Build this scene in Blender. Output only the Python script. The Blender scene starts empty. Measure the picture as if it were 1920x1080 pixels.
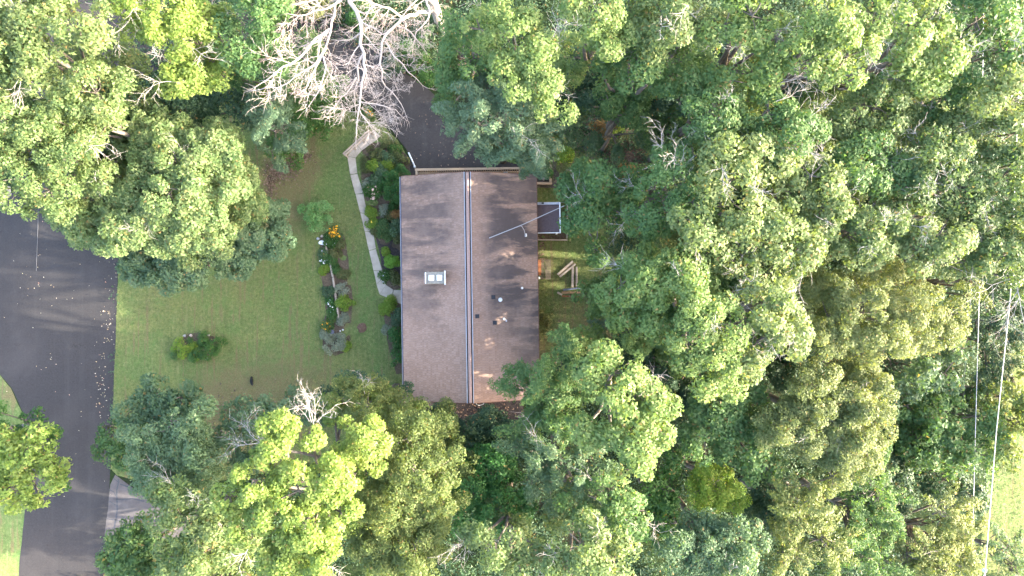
import bpy, bmesh, math, random
import numpy as np
from mathutils import Vector, Matrix, noise
from mathutils.geometry import delaunay_2d_cdt

# ------------------------------------------------------------------ camera, sky, sun, exposure
S = bpy.context.scene
COL = S.collection
H, F = 48.0, 1280.0                       # drone height (m); focal length in photo pixels
cam = bpy.data.cameras.new("camera")
cam.lens, cam.sensor_width, cam.clip_end, cam.clip_start = 24.0, 36.0, 5000.0, 0.5
cam_o = bpy.data.objects.new("camera", cam)
COL.objects.link(cam_o)
cam_o.location = (0, 0, H)
S.camera = cam_o

SUN_EL, SUN_AZ = 16.5, -4.0
w = bpy.data.worlds.new("World")
S.world = w
w.use_nodes = True
nt = w.node_tree
sky = nt.nodes.new("ShaderNodeTexSky")
sky.sky_type = 'NISHITA'
sky.sun_disc = False
sky.sun_elevation = math.radians(SUN_EL)
sky.sun_rotation = math.radians(90 - SUN_AZ)
sky.air_density, sky.dust_density, sky.ozone_density = 0.7, 3.5, 0.0
nt.links.new(sky.outputs[0], nt.nodes["Background"].inputs[0])
nt.nodes["Background"].inputs[1].default_value = 0.15
sun = bpy.data.lights.new("sun", 'SUN')
sun.energy, sun.angle, sun.color = 2.05, math.radians(0.6), (1.0, 0.93, 0.78)
sun_o = bpy.data.objects.new("sun", sun)
COL.objects.link(sun_o)
el, az = math.radians(SUN_EL), math.radians(SUN_AZ)
sun_dir = Vector((math.cos(el) * math.cos(az), math.cos(el) * math.sin(az), math.sin(el)))
sun_o.rotation_euler = sun_dir.to_track_quat('Z', 'Y').to_euler()
sun_o.location = sun_dir * 90
vs = S.view_settings
vs.view_transform, vs.look, vs.exposure, vs.gamma, vs.use_curve_mapping = 'Standard', 'None', 3.85, 1.0, False
S.render.engine = 'CYCLES'
S.cycles.max_bounces, S.cycles.diffuse_bounces, S.cycles.transmission_bounces = 9, 6, 6
S.cycles.glossy_bounces = 2
S.cycles.use_denoising = True
S.cycles.sample_clamp_indirect = 0.25

# ------------------------------------------------------------------ helpers
def at(px, py, z=0.0):
    s = (H - z) / F
    return Vector(((px - 960) * s, (540 - py) * s, z))

def m_per_px(z):
    return (H - z) / F

def rgb(c):
    return (c[0], c[1], c[2], 1.0)

class N:
    """tiny node-graph writer"""
    def __init__(self, name):
        self.m = bpy.data.materials.new(name)
        self.m.use_nodes = True
        self.t = self.m.node_tree
        self.b = self.t.nodes["Principled BSDF"]
        self.out = self.t.nodes["Material Output"]
        self.co = self.t.nodes.new("ShaderNodeTexCoord").outputs["Object"]
    def new(self, k, **kw):
        n = self.t.nodes.new(k)
        for a, v in kw.items():
            setattr(n, a, v)
        return n
    def put(self, sock, v):
        if hasattr(v, "is_linked") or isinstance(v, bpy.types.NodeSocket):
            self.t.links.new(v, sock)
        elif isinstance(v, (tuple, list)) and len(v) == 3 and sock.type == 'RGBA':
            sock.default_value = rgb(v)
        else:
            sock.default_value = v
    def noise(self, scale, detail=4, rough=0.6, co=None, stretch=None, dist=0.0):
        co = co or self.co
        if stretch:
            mp = self.new("ShaderNodeMapping")
            self.put(mp.inputs[0], co)
            mp.inputs["Scale"].default_value = stretch
            co = mp.outputs[0]
        n = self.new("ShaderNodeTexNoise")
        self.put(n.inputs["Vector"], co)
        n.inputs["Scale"].default_value = scale
        n.inputs["Detail"].default_value = detail
        n.inputs["Roughness"].default_value = rough
        n.inputs["Distortion"].default_value = dist
        return n.outputs["Fac"]
    def voro(self, scale, feature='F1', out="Distance"):
        n = self.new("ShaderNodeTexVoronoi", feature=feature)
        self.put(n.inputs["Vector"], self.co)
        n.inputs["Scale"].default_value = scale
        return n.outputs[out]
    def ramp(self, fac, stops):
        r = self.new("ShaderNodeValToRGB")
        self.put(r.inputs[0], fac)
        e = r.color_ramp.elements
        while len(e) < len(stops):
            e.new(0.5)
        for i, (p, c) in enumerate(stops):
            e[i].position = p
            e[i].color = rgb(c) if not isinstance(c, (int, float)) else (c, c, c, 1)
        return r.outputs[0]
    def mix(self, fac, a, b, mode='MIX'):
        n = self.new("ShaderNodeMix", data_type='RGBA', blend_type=mode)
        self.put(n.inputs[0], fac)
        self.put(n.inputs[6], a)
        self.put(n.inputs[7], b)
        return n.outputs[2]
    def math(self, op, a, b=0.0, clamp=False):
        n = self.new("ShaderNodeMath", operation=op, use_clamp=clamp)
        self.put(n.inputs[0], a)
        self.put(n.inputs[1], b)
        return n.outputs[0]
    def sep(self, co=None):
        n = self.new("ShaderNodeSeparateXYZ")
        self.put(n.inputs[0], co or self.co)
        return n.outputs
    def island(self):
        return self.new("ShaderNodeNewGeometry").outputs["Random Per Island"]
    def objrand(self):
        return self.new("ShaderNodeObjectInfo").outputs["Random"]
    def attr(self, name):
        return self.new("ShaderNodeAttribute", attribute_name=name).outputs["Fac"]
    def step(self, v, lo, hi):
        n = self.new("ShaderNodeMapRange", interpolation_type='SMOOTHSTEP')
        self.put(n.inputs[0], v)
        n.inputs[1].default_value, n.inputs[2].default_value = lo, hi
        return n.outputs[0]
    def bump(self, hgt, strength=0.4, dist=0.02):
        n = self.new("ShaderNodeBump")
        self.put(n.inputs["Height"], hgt)
        n.inputs["Strength"].default_value = strength
        n.inputs["Distance"].default_value = dist
        self.t.links.new(n.outputs[0], self.b.inputs["Normal"])
    def done(self, col, rough=0.8, spec=0.3, metal=0.0):
        self.put(self.b.inputs["Base Color"], col)
        self.put(self.b.inputs["Roughness"], rough)
        self.b.inputs["Specular IOR Level"].default_value = spec
        self.b.inputs["Metallic"].default_value = metal
        return self.m

def simple(name, c, var=0.25, scale=6.0, rough=0.75, spec=0.3, bump=0.2, metal=0.0, stretch=None):
    g = N(name)
    n = g.noise(scale, 6, 0.65, stretch=stretch)
    lo = tuple(x * (1 - var) for x in c)
    hi = tuple(min(1, x * (1 + var)) for x in c)
    col = g.ramp(n, [(0.3, lo), (0.7, hi)])
    if bump:
        g.bump(n, bump, 0.01)
    return g.done(col, rough, spec, metal)

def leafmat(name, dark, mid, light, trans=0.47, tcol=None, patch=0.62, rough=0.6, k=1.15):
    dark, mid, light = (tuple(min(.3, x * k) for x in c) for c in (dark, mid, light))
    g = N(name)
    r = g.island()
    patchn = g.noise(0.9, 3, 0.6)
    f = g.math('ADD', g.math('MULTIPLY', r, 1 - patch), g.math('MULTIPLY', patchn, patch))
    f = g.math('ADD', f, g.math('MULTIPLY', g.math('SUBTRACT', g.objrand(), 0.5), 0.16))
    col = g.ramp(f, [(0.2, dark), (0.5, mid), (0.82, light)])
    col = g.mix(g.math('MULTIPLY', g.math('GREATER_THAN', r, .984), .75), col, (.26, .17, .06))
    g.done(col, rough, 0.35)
    tr = g.new("ShaderNodeBsdfTranslucent")
    t = tcol or (1.35, 1.3, 0.55)
    g.put(tr.inputs[0], g.mix(1.0, col, t, 'MULTIPLY'))
    mx = g.new("ShaderNodeMixShader")
    mx.inputs[0].default_value = trans
    g.t.links.new(g.b.outputs[0], mx.inputs[1])
    g.t.links.new(tr.outputs[0], mx.inputs[2])
    g.t.links.new(mx.outputs[0], g.out.inputs[0])
    return g.m

def tag(o, label=None, cat=None, group=None, kind=None):
    if label: o["label"] = label
    if cat: o["category"] = cat
    if group: o["group"] = group
    if kind: o["kind"] = kind
    return o

def empty(name, loc, label, cat, group=None, rz=0.0):
    o = bpy.data.objects.new(name, None)
    o.empty_display_size = 0.2
    COL.objects.link(o)
    o.location = loc
    o.rotation_euler = (0, 0, rz)
    return tag(o, label, cat, group)

def link(name, me, mat, parent=None, loc=(0, 0, 0)):
    o = bpy.data.objects.new(name, me)
    COL.objects.link(o)
    if mat and not me.materials:
        me.materials.append(mat)
    o.location = loc
    if parent: o.parent = parent
    return o

def np_mesh(name, v, q, k=3):
    me = bpy.data.meshes.new(name)
    v = np.asarray(v, np.float32)
    q = np.asarray(q, np.int32)
    me.vertices.add(len(v))
    me.vertices.foreach_set("co", v.ravel())
    me.loops.add(q.size)
    me.loops.foreach_set("vertex_index", q.ravel())
    me.polygons.add(len(q))
    me.polygons.foreach_set("loop_start", np.arange(0, q.size, k, dtype=np.int32))
    me.update(calc_edges=True)
    return me

class MB:
    def __init__(self):
        self.v, self.f = [], []
    def add(self, vs_, fs_):
        o = len(self.v)
        self.v += [tuple(p) for p in vs_]
        self.f += [tuple(i + o for i in f) for f in fs_]
        return self
    def box(self, c, s, rz=0.0, M=None):
        x, y, z = s[0] / 2, s[1] / 2, s[2] / 2
        pts = [Vector((a * x, b * y, d * z)) for d in (-1, 1) for (a, b) in ((-1, -1), (1, -1), (1, 1), (-1, 1))]
        R = M if M is not None else Matrix.Rotation(rz, 3, 'Z')
        c = Vector(c)
        return self.add([R @ p + c for p in pts], [(3, 2, 1, 0), (4, 5, 6, 7), (0, 1, 5, 4), (1, 2, 6, 5), (2, 3, 7, 6), (3, 0, 4, 7)])
    def beam(self, a, b, wd, ht):
        a, b = Vector(a), Vector(b)
        d = b - a
        x = d.normalized()
        up = Vector((0, 0, 1)) if abs(x.z) < 0.95 else Vector((0, 1, 0))
        y = up.cross(x).normalized()
        z = x.cross(y)
        M = Matrix((x, y, z)).transposed()
        return self.box((a + b) / 2, (d.length, wd, ht), M=M)
    def tube(self, pts, rad, n=6, cap=True):
        pts = [Vector(p) for p in pts]
        if not hasattr(rad, "__len__"): rad = [rad] * len(pts)
        vs_, fs_ = [], []
        for i, p in enumerate(pts):
            d = (pts[min(i + 1, len(pts) - 1)] - pts[max(i - 1, 0)])
            d = d.normalized() if d.length > 1e-6 else Vector((0, 0, 1))
            u = Vector((0.31, 0.2, 0.93)).cross(d)
            u = u.normalized() if u.length > 0.1 else Vector((1, 0, 0)).cross(d).normalized()
            t = d.cross(u)
            for k in range(n):
                a = 2 * math.pi * k / n
                vs_.append(p + (u * math.cos(a) + t * math.sin(a)) * rad[i])
        for i in range(len(pts) - 1):
            for k in range(n):
                fs_.append((i * n + k, i * n + (k + 1) % n, (i + 1) * n + (k + 1) % n, (i + 1) * n + k))
        if cap:
            fs_.append(tuple(range(n - 1, -1, -1)))
            fs_.append(tuple(range((len(pts) - 1) * n, len(pts) * n)))
        return self.add(vs_, fs_)
    def lathe(self, c, prof, n=16):
        c = Vector(c)
        vs_, fs_ = [], []
        for (r, z) in prof:
            for k in range(n):
                a = 2 * math.pi * k / n
                vs_.append(c + Vector((r * math.cos(a), r * math.sin(a), z)))
        for i in range(len(prof) - 1):
            for k in range(n):
                fs_.append((i * n + k, i * n + (k + 1) % n, (i + 1) * n + (k + 1) % n, (i + 1) * n + k))
        fs_.append(tuple(range(n - 1, -1, -1)))
        fs_.append(tuple(range((len(prof) - 1) * n, len(prof) * n)))
        return self.add(vs_, fs_)
    def prism(self, pts, z0, z1):
        n = len(pts)
        area = sum(pts[i][0] * pts[(i + 1) % n][1] - pts[(i + 1) % n][0] * pts[i][1] for i in range(n))
        if area < 0: pts = pts[::-1]
        vs_ = [(p[0], p[1], z0) for p in pts] + [(p[0], p[1], z1) for p in pts]
        fs_ = [tuple(range(n - 1, -1, -1)), tuple(range(n, 2 * n))] + [(i, (i + 1) % n, n + (i + 1) % n, n + i) for i in range(n)]
        return self.add(vs_, fs_)
    def build(self, name, mat, parent=None, loc=(0, 0, 0), bevel=0.0, smooth=False):
        me = bpy.data.meshes.new(name)
        me.from_pydata(self.v, [], self.f)
        if bevel:
            bm = bmesh.new(); bm.from_mesh(me)
            bmesh.ops.bevel(bm, geom=bm.edges[:], offset=bevel, segments=1, affect='EDGES', clamp_overlap=True)
            bm.to_mesh(me); bm.free()
        me.update()
        if smooth: me.shade_smooth()
        else: me.shade_flat()
        return link(name, me, mat, parent, loc)

def rag(pts, step=0.5, amp=0.08, seed=0, closed=True):
    """resample a world outline and fray it"""
    out = []
    n = len(pts)
    for i in range(n if closed else n - 1):
        a, b = Vector(pts[i][:2]), Vector(pts[(i + 1) % n][:2])
        k = max(1, int((b - a).length / step))
        nrm = Vector((-(b - a).y, (b - a).x)).normalized() if (b - a).length > 1e-6 else Vector((0, 0))
        for j in range(k):
            p = a.lerp(b, j / k)
            d = noise.noise(Vector((p.x * 0.9, p.y * 0.9, seed * 3.1))) + 0.6 * noise.noise(Vector((p.x * 3.1, p.y * 3.1, seed)))
            out.append(p + nrm * d * amp)
    if not closed: out.append(Vector(pts[-1][:2]))
    return out

def sheet(name, pxs, z, mat, step=0.5, amp=0.08, seed=1, grid=0.0, relief=0.0, attrs=None, world=False):
    pts = [Vector(p) if world else at(p[0], p[1], z).to_2d() for p in pxs]
    ol = rag(pts, step, amp, seed) if step else [Vector(p) for p in pts]
    n = len(ol)
    co = list(ol)
    if grid:
        xs = [p.x for p in ol]; ys = [p.y for p in ol]
        x = min(xs) + grid / 2
        while x < max(xs):
            y = min(ys) + grid / 2
            while y < max(ys):
                co.append(Vector((x + random.uniform(-.2, .2) * grid, y + random.uniform(-.2, .2) * grid)))
                y += grid
            x += grid
    res = delaunay_2d_cdt(co, [(i, (i + 1) % n) for i in range(n)], [], 1, 1e-5)
    v = [(p.x, p.y, z + (relief * max(0, noise.fractal(Vector((p.x * .8, p.y * .8, seed)), 0.6, 2.0, 3)) if relief and i >= n else 0)) for i, p in enumerate(res[0])]
    me = bpy.data.meshes.new(name)
    me.from_pydata(v, [], [tuple(f) for f in res[2]])
    me.update()
    if me.polygons and sum(p.normal.z for p in me.polygons) < 0:
        me.flip_normals()
    for an, fn in (attrs or {}).items():
        a = me.attributes.new(an, 'FLOAT', 'POINT')
        a.data.foreach_set("value", [fn(p[0], p[1]) for p in v])
    me.shade_smooth()
    return tag(link(name, me, mat), kind="structure"), [p for p in ol]

# ------------------------------------------------------------------ materials
def m_ground():
    g = N("forest_floor")
    n, n2 = g.noise(0.35, 6, 0.65), g.noise(9, 5, 0.7)
    c = g.ramp(n2, [(0.3, (.014, .013, .009)), (0.52, (.028, .025, .016)), (0.75, (.055, .045, .028))])
    moss = g.ramp(n2, [(0.3, (.012, .024, .008)), (0.7, (.034, .052, .018))])
    g.bump(n2, 0.6, 0.05)
    return g.done(g.mix(g.step(n, .34, .5), c, moss), .95, .1)

def m_lawn(name="lawn_grass", dry=0.0):
    g = N(name)
    fine, mid, big = g.noise(14, 5, 0.75), g.noise(1.6, 5, 0.65), g.noise(0.22, 3, 0.5)
    st = g.noise(3.0, 3, 0.6, stretch=(1.0, 0.05, 1.0))
    fine2 = g.noise(34, 3, 0.8, stretch=(1, .55, 1))
    green = g.ramp(fine, [(0.25, (.085, .10, .030)), (0.5, (.150, .172, .055)), (0.75, (.22, .24, .09))])
    lush = g.ramp(fine, [(0.25, (.06, .095, .026)), (0.5, (.11, .165, .05)), (0.75, (.165, .225, .075))])
    brown = g.ramp(fine, [(0.25, (.09, .075, .035)), (0.5, (.155, .13, .062)), (0.78, (.25, .21, .11))])
    c = g.mix(g.step(big, .38, .62), green, lush)
    tuft = g.noise(4.5, 6, .78)
    c = g.mix(g.math('MULTIPLY', g.step(tuft, .52, .36), .75), c, (.062, .088, .026))
    c = g.mix(g.math('MULTIPLY', g.step(tuft, .52, .66), .6), c, (.27, .265, .115))
    clover = g.noise(1.1, 5, .7)
    c = g.mix(g.math('MULTIPLY', g.step(clover, .52, .62), .5), c, (.085, .165, .042))
    c = g.mix(g.math('MULTIPLY', g.step(st, .46, .30), .35), c, (.08, .115, .034))
    lines = g.noise(5.0, 2, 0.5, stretch=(1.0, 0.03, 1.0))
    c = g.mix(g.math('MULTIPLY', g.math('MULTIPLY', g.step(lines, .54, .68), g.step(mid, .40, .62)), .34), c, (.27, .27, .12))
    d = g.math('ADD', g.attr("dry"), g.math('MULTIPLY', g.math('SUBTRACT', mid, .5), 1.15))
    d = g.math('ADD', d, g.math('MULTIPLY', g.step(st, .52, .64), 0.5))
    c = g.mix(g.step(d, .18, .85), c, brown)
    pale = g.step(g.noise(3.3, 6, .8), .66, .78)
    c = g.mix(g.math('MULTIPLY', pale, .55), c, (.27, .24, .13))
    c = g.mix(g.math('MULTIPLY', g.step(fine2, .52, .75), .35), c, (.20, .24, .085))
    g.bump(g.math('ADD', fine, fine2), 0.8, 0.05)
    return g.done(c, .9, .15)

def m_asphalt(name, base, patch):
    g = N(name)
    sp = g.noise(60, 3, 0.9)
    sp2 = g.noise(8, 5, .85)
    mid, big = g.noise(1.1, 6, .7), g.noise(.25, 3, .5)
    tr = g.noise(1.5, 4, .6, stretch=(1, .04, 1))
    c = g.ramp(sp, [(0.25, tuple(x * .55 for x in base)), (.5, base), (.78, tuple(x * 1.9 for x in base))])
    c = g.mix(g.math('MULTIPLY', g.step(sp2, .50, .72), .55), c, tuple(x * 2.0 for x in base))
    c = g.mix(g.math('MULTIPLY', g.step(sp2, .48, .32), .6), c, tuple(x * .45 for x in base))
    c = g.mix(g.math('MULTIPLY', g.step(mid, .5, .75), patch), c, tuple(x * 2.1 for x in base))
    c = g.mix(g.math('MULTIPLY', g.step(tr, .5, .7), .3), c, tuple(x * 1.7 for x in base))
    c = g.mix(g.math('MULTIPLY', g.step(g.noise(.9, 5, .75), .62, .7), .65), c, tuple(x * .45 for x in base))
    c = g.mix(g.math('MULTIPLY', g.step(big, .5, .7), .25), c, (.075, .066, .062))
    g.bump(sp, .5, .008)
    return g.done(c, .82, .3)

def m_concrete(name, c0, stain=.5):
    g = N(name)
    a, b = g.noise(1.8, 7, .7), g.noise(25, 4, .7)
    c = g.ramp(a, [(.3, tuple(x * .72 for x in c0)), (.55, c0), (.75, tuple(min(1, x * 1.25) for x in c0))])
    c = g.mix(g.math('MULTIPLY', g.step(b, .5, .75), .35), c, tuple(x * .55 for x in c0))
    c = g.mix(g.math('MULTIPLY', g.step(g.noise(.8, 6, .75), .52, .68), stain), c, (.13, .12, .09))
    c = g.mix(g.math('MULTIPLY', g.objrand(), .35), c, tuple(x * .72 for x in c0))
    g.bump(b, .35, .008)
    return g.done(c, .9, .2)

def m_soil(name, c0, c1, c2):
    g = N(name)
    a, b = g.noise(11, 6, .75), g.noise(1.2, 4, .6)
    c = g.ramp(a, [(.28, c0), (.52, c1), (.76, c2)])
    c = g.mix(g.math('MULTIPLY', g.step(b, .45, .65), .6), c, tuple(x * .6 for x in c1))
    g.bump(a, .9, .06)
    return g.done(c, .95, .1)

def m_shingle(name="roof_shingles"):
    g = N(name)
    x, y, z = g.sep()
    r = g.island()
    base = g.ramp(r, [(.0, (.325, .215, .160)), (.5, (.365, .245, .184)), (1., (.40, .275, .212))])
    gr = g.noise(55, 3, .8)
    base = g.mix(g.step(gr, .35, .75), g.mix(1.0, base, (.8, .78, .78), 'MULTIPLY'), base)
    ax = g.math('ABSOLUTE', x)
    streak = g.noise(1.0, 6, .62, stretch=(.30, 1.25, .3), dist=.4)
    blot = g.noise(.33, 4, .6)
    # weathering: algae gathers towards the eaves and the driveway end
    m = g.math('MULTIPLY', g.step(ax, .3, 1.8), g.step(y, -5.0, 1.0))
    side = g.step(x, -.2, .4)
    m = g.math('MULTIPLY', m, g.math('ADD', .82, g.math('MULTIPLY', side, .3)))
    eave = g.math('MULTIPLY', g.math('MULTIPLY', g.step(ax, 2.0, 3.9), side), .7)
    m = g.math('ADD', m, eave)
    s = g.step(g.math('ADD', g.math('MULTIPLY', streak, .72), g.math('MULTIPLY', blot, .42)), .46, .63)
    dark = g.math('MULTIPLY', g.math('MULTIPLY', s, m, True), .88, True)
    c = g.mix(dark, base, (.082, .068, .066))
    lich = g.math('MULTIPLY', g.step(g.noise(2.3, 6, .8), .68, .76), .35)
    c = g.mix(lich, c, (.33, .28, .22))
    c = g.mix(g.math('MULTIPLY', g.step(g.noise(.5, 4, .6), .4, .7), .3), c, (.385, .265, .205))
    g.bump(gr, .3, .005)
    return g.done(c, .9, .2)

def m_wood(name, c0, c1, stretch=(1, 12, 12)):
    g = N(name)
    a = g.noise(2.0, 6, .7, stretch=stretch)
    c = g.ramp(a, [(.3, c0), (.7, c1)])
    c = g.mix(g.math('MULTIPLY', g.objrand(), .35), c, tuple(x * .65 for x in c0))
    c = g.mix(g.math('MULTIPLY', g.step(g.noise(5, 4, .7), .55, .7), .4), c, tuple(x * .55 for x in c0))
    g.bump(a, .3, .01)
    return g.done(c, .85, .2)

def m_bark(name, c0, c1):
    g = N(name)
    a = g.noise(9, 6, .75, stretch=(1, 1, .4))
    c = g.ramp(a, [(.3, c0), (.7, c1)])
    g.bump(a, .6, .03)
    return g.done(c, .92, .15)

def m_island(name, cols, rough=.6, trans=0):
    g = N(name)
    n = len(cols)
    c = g.ramp(g.island(), [(i / max(1, n - 1), c) for i, c in enumerate(cols)])
    return g.done(c, rough, .25)

M = dict(
    ground=m_ground(), lawn=m_lawn(), asphalt=m_asphalt("road_asphalt", (.031, .0275, .0265), .3),
    drive=m_asphalt("driveway_asphalt", (.037, .033, .031), .8),
    apron=m_concrete("worn_pavement", (.115, .10, .095), .25), walk=m_concrete("walk_concrete", (.43, .37, .30), .3),
    tar=simple("crack_sealant", (.05, .05, .055), .3, 8, .6, .4),
    soil=m_soil("bed_soil", (.045, .034, .026), (.115, .088, .062), (.21, .165, .115)),
    soil_dark=m_soil("dark_mulch", (.022, .018, .018), (.062, .052, .05), (.13, .11, .10)),
    gravel=m_soil("gravel", (.05, .042, .04), (.12, .10, .09), (.22, .19, .17)),
    sand=m_soil("sandy_shoulder", (.28, .21, .14), (.42, .33, .23), (.55, .45, .33)),
    leaf_soil=m_soil("leaf_litter_soil", (.06, .038, .026), (.13, .083, .058), (.23, .155, .115)),
    shingle=m_shingle(),
    ridge=simple("ridge_cap_brown", (.37, .25, .21), .25, 9, .85, .2, .3, stretch=(1, 4, 1)),
    flash=simple("pale_metal_flashing", (.36, .38, .43), .15, 3, .45, .5, .05),
    gap=simple("dark_gap", (.03, .027, .025), .2, 5, .9, .1, .1),
    gutter=simple("dark_gutter", (.045, .05, .075), .3, 4, .45, .5, .05),
    rust=simple("rusty_eave_edge", (.16, .085, .06), .45, 5, .8, .2, .2),
    siding=simple("tan_siding", (.38, .31, .24), .12, 2, .7, .3, .1, stretch=(.2, .2, 14)),
    tan_wood=m_wood("tan_painted_wood", (.36, .26, .17), (.50, .38, .27)),
    deck_wood=m_wood("brown_deck_wood", (.19, .13, .075), (.31, .22, .14)),
    grey_wood=m_wood("weathered_grey_timber", (.27, .22, .17), (.46, .40, .33)),
    pink_wood=m_wood("bleached_railing_wood", (.30, .235, .175), (.43, .355, .285)),
    new_wood=m_wood("fresh_orange_board", (.36, .20, .10), (.52, .33, .18)),
    red_wood=m_wood("rusty_red_wood", (.20, .075, .035), (.36, .15, .07)),
    porch=simple("purple_brown_felt", (.115, .085, .088), .18, 7, .9, .2, .3),
    white=simple("white_paint", (.78, .79, .80), .08, 4, .5, .4, .05),
    flue=simple("white_flue_cap", (.85, .85, .85), .04, 4, .45, .4, .03),
    stone=simple("pale_chimney_stone", (.34, .31, .25), .5, 7, .9, .2, .5),
    mortar=simple("grey_mortar", (.27, .255, .22), .2, 8, .9, .2, .3),
    vent=simple("black_vent_plastic", (.02, .023, .03), .3, 6, .5, .4, .05),
    grey=simple("grey_stone", (.33, .33, .34), .25, 7, .85, .2, .3),
    pinkstone=simple("pinkish_stone", (.45, .36, .31), .2, 7, .85, .2, .3),
    pot=simple("slate_grey_pot", (.13, .14, .18), .15, 6, .7, .3, .1),
    black=simple("black_cloth", (.012, .012, .013), .4, 9, .8, .2, .4),
    bluepipe=simple("dark_blue_pipe", (.12, .14, .19), .35, 5, .5, .4, .05),
    cord=simple("dull_cord", (.17, .165, .17), .1, 2, .7, .3, 0),
    wire=simple("pale_wire", (.42, .40, .40), .08, 2, .45, .5, 0),
    bark=m_bark("oak_bark", (.075, .064, .052), (.175, .15, .125)),
    deadwood=m_bark("bleached_dead_wood", (.36, .295, .25), (.56, .48, .42)),
    twig=m_bark("grey_bare_twig", (.24, .215, .195), (.42, .385, .36)),
    paver=m_concrete("patio_paver_concrete", (.17, .14, .10), .5),
    paver_pale=m_concrete("patio_paver_pale", (.30, .25, .185), .3),
    litter=m_island("fallen_leaf", [(.50, .40, .26), (.38, .26, .14), (.62, .55, .42), (.45, .22, .16), (.55, .5, .25)]),
    litter_dark=m_island("brown_leaf_litter", [(.10, .065, .045), (.17, .11, .08), (.24, .165, .12), (.07, .048, .038)]),
    blade=m_island("grass_blade", [(.10, .135, .042), (.13, .165, .055), (.16, .19, .068), (.18, .18, .08), (.12, .155, .05)]),
)
L = dict(
    pale=leafmat("leaf_pale_oak", (.052, .094, .032), (.105, .152, .053), (.182, .210, .082)),
    bright=leafmat("leaf_bright_oak", (.080, .135, .024), (.145, .208, .042), (.225, .265, .075), .45),
    mid=leafmat("leaf_mid_oak", (.038, .090, .028), (.076, .142, .045), (.138, .192, .070)),
    maple=leafmat("leaf_round_maple", (.050, .100, .034), (.108, .165, .058), (.19, .225, .095)),
    locust=leafmat("leaf_locust", (.052, .082, .022), (.100, .135, .038), (.185, .200, .065)),
    linden=leafmat("leaf_linden", (.068, .098, .034), (.132, .165, .060), (.22, .238, .098)),
    pine=leafmat("needle_pine", (.040, .078, .040), (.076, .124, .064), (.125, .172, .090), .3),
    spruce=leafmat("needle_yellow_spruce", (.05, .078, .022), (.105, .135, .036), (.19, .205, .065), .3),
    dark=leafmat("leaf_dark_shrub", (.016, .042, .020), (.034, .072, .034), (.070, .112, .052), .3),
    green=leafmat("leaf_saturated_green", (.022, .068, .014), (.046, .112, .024), (.095, .165, .048)),
    bluegreen=leafmat("leaf_blue_green", (.044, .088, .042), (.080, .136, .068), (.130, .178, .098)),
    hedge=leafmat("leaf_hedge", (.016, .062, .012), (.032, .104, .020), (.062, .14, .032), .3),
    boxwood=leafmat("leaf_boxwood", (.06, .15, .012), (.10, .22, .022), (.17, .28, .035), .3),
    lime=leafmat("leaf_lime", (.07, .14, .012), (.13, .21, .025), (.23, .28, .04), .4),
    sage=leafmat("leaf_sage", (.09, .115, .075), (.16, .185, .125), (.27, .29, .21), .25),
    rust=leafmat("leaf_rust", (.13, .06, .022), (.23, .12, .04), (.32, .22, .06), .4),
    roundbush=leafmat("leaf_round_bush", (.055, .145, .040), (.125, .255, .080), (.23, .30, .14), .35),
    greygreen=leafmat("leaf_grey_green", (.058, .104, .048), (.100, .158, .078), (.155, .205, .112)),
    fresh=leafmat("leaf_fresh_oak", (.058, .110, .028), (.112, .174, .048), (.188, .228, .080), .44),
    olive=leafmat("leaf_olive_groundcover", (.045, .062, .020), (.082, .100, .030), (.15, .13, .05), .3),
)
B = dict(
    orange=m_island("orange_petals", [(.80, .33, .01), (.90, .48, .02), (.72, .24, .01)]),
    white=m_island("white_petals", [(.85, .84, .86), (.75, .74, .80), (.9, .88, .85)]),
    pink=m_island("pink_petals", [(.62, .36, .30), (.72, .48, .40), (.55, .40, .28)]),
    yellow=m_island("yellow_petals", [(.85, .62, .05), (.8, .5, .08)]),
)

# ------------------------------------------------------------------ the ground and what is laid on it
sheet("ground", [(-1000, -1000), (1000, -1000), (1000, 1000), (-1000, 1000)], 0.0, M["ground"], step=0, world=True)

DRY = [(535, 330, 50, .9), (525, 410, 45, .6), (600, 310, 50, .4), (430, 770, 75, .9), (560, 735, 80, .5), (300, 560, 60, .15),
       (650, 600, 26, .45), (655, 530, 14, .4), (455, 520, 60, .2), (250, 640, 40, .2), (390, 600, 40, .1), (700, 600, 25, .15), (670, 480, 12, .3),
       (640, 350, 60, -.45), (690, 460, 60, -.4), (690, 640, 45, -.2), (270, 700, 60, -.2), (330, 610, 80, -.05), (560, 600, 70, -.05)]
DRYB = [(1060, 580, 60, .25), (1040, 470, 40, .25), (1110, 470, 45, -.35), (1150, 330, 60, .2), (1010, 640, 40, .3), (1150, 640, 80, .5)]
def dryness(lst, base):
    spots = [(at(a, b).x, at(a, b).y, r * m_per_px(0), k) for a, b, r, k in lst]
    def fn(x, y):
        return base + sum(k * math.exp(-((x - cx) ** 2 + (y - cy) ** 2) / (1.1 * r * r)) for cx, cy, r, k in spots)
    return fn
random.seed(5)
LAWN_PX = [(226, 330), (300, 230), (420, 190), (540, 215), (640, 205), (700, 218), (745, 262), (775, 310), (762, 330), (765, 800), (640, 860), (420, 900),
           (330, 915), (268, 905), (222, 892), (207, 878), (212, 760), (216, 650), (221, 520), (226, 400)]
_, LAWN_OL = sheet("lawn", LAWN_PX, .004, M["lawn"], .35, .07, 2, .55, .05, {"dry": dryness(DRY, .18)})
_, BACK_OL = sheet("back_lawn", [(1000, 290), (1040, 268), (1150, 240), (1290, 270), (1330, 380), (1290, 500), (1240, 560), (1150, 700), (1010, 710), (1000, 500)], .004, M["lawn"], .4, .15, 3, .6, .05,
                  {"dry": dryness(DRYB, .12)})
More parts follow.
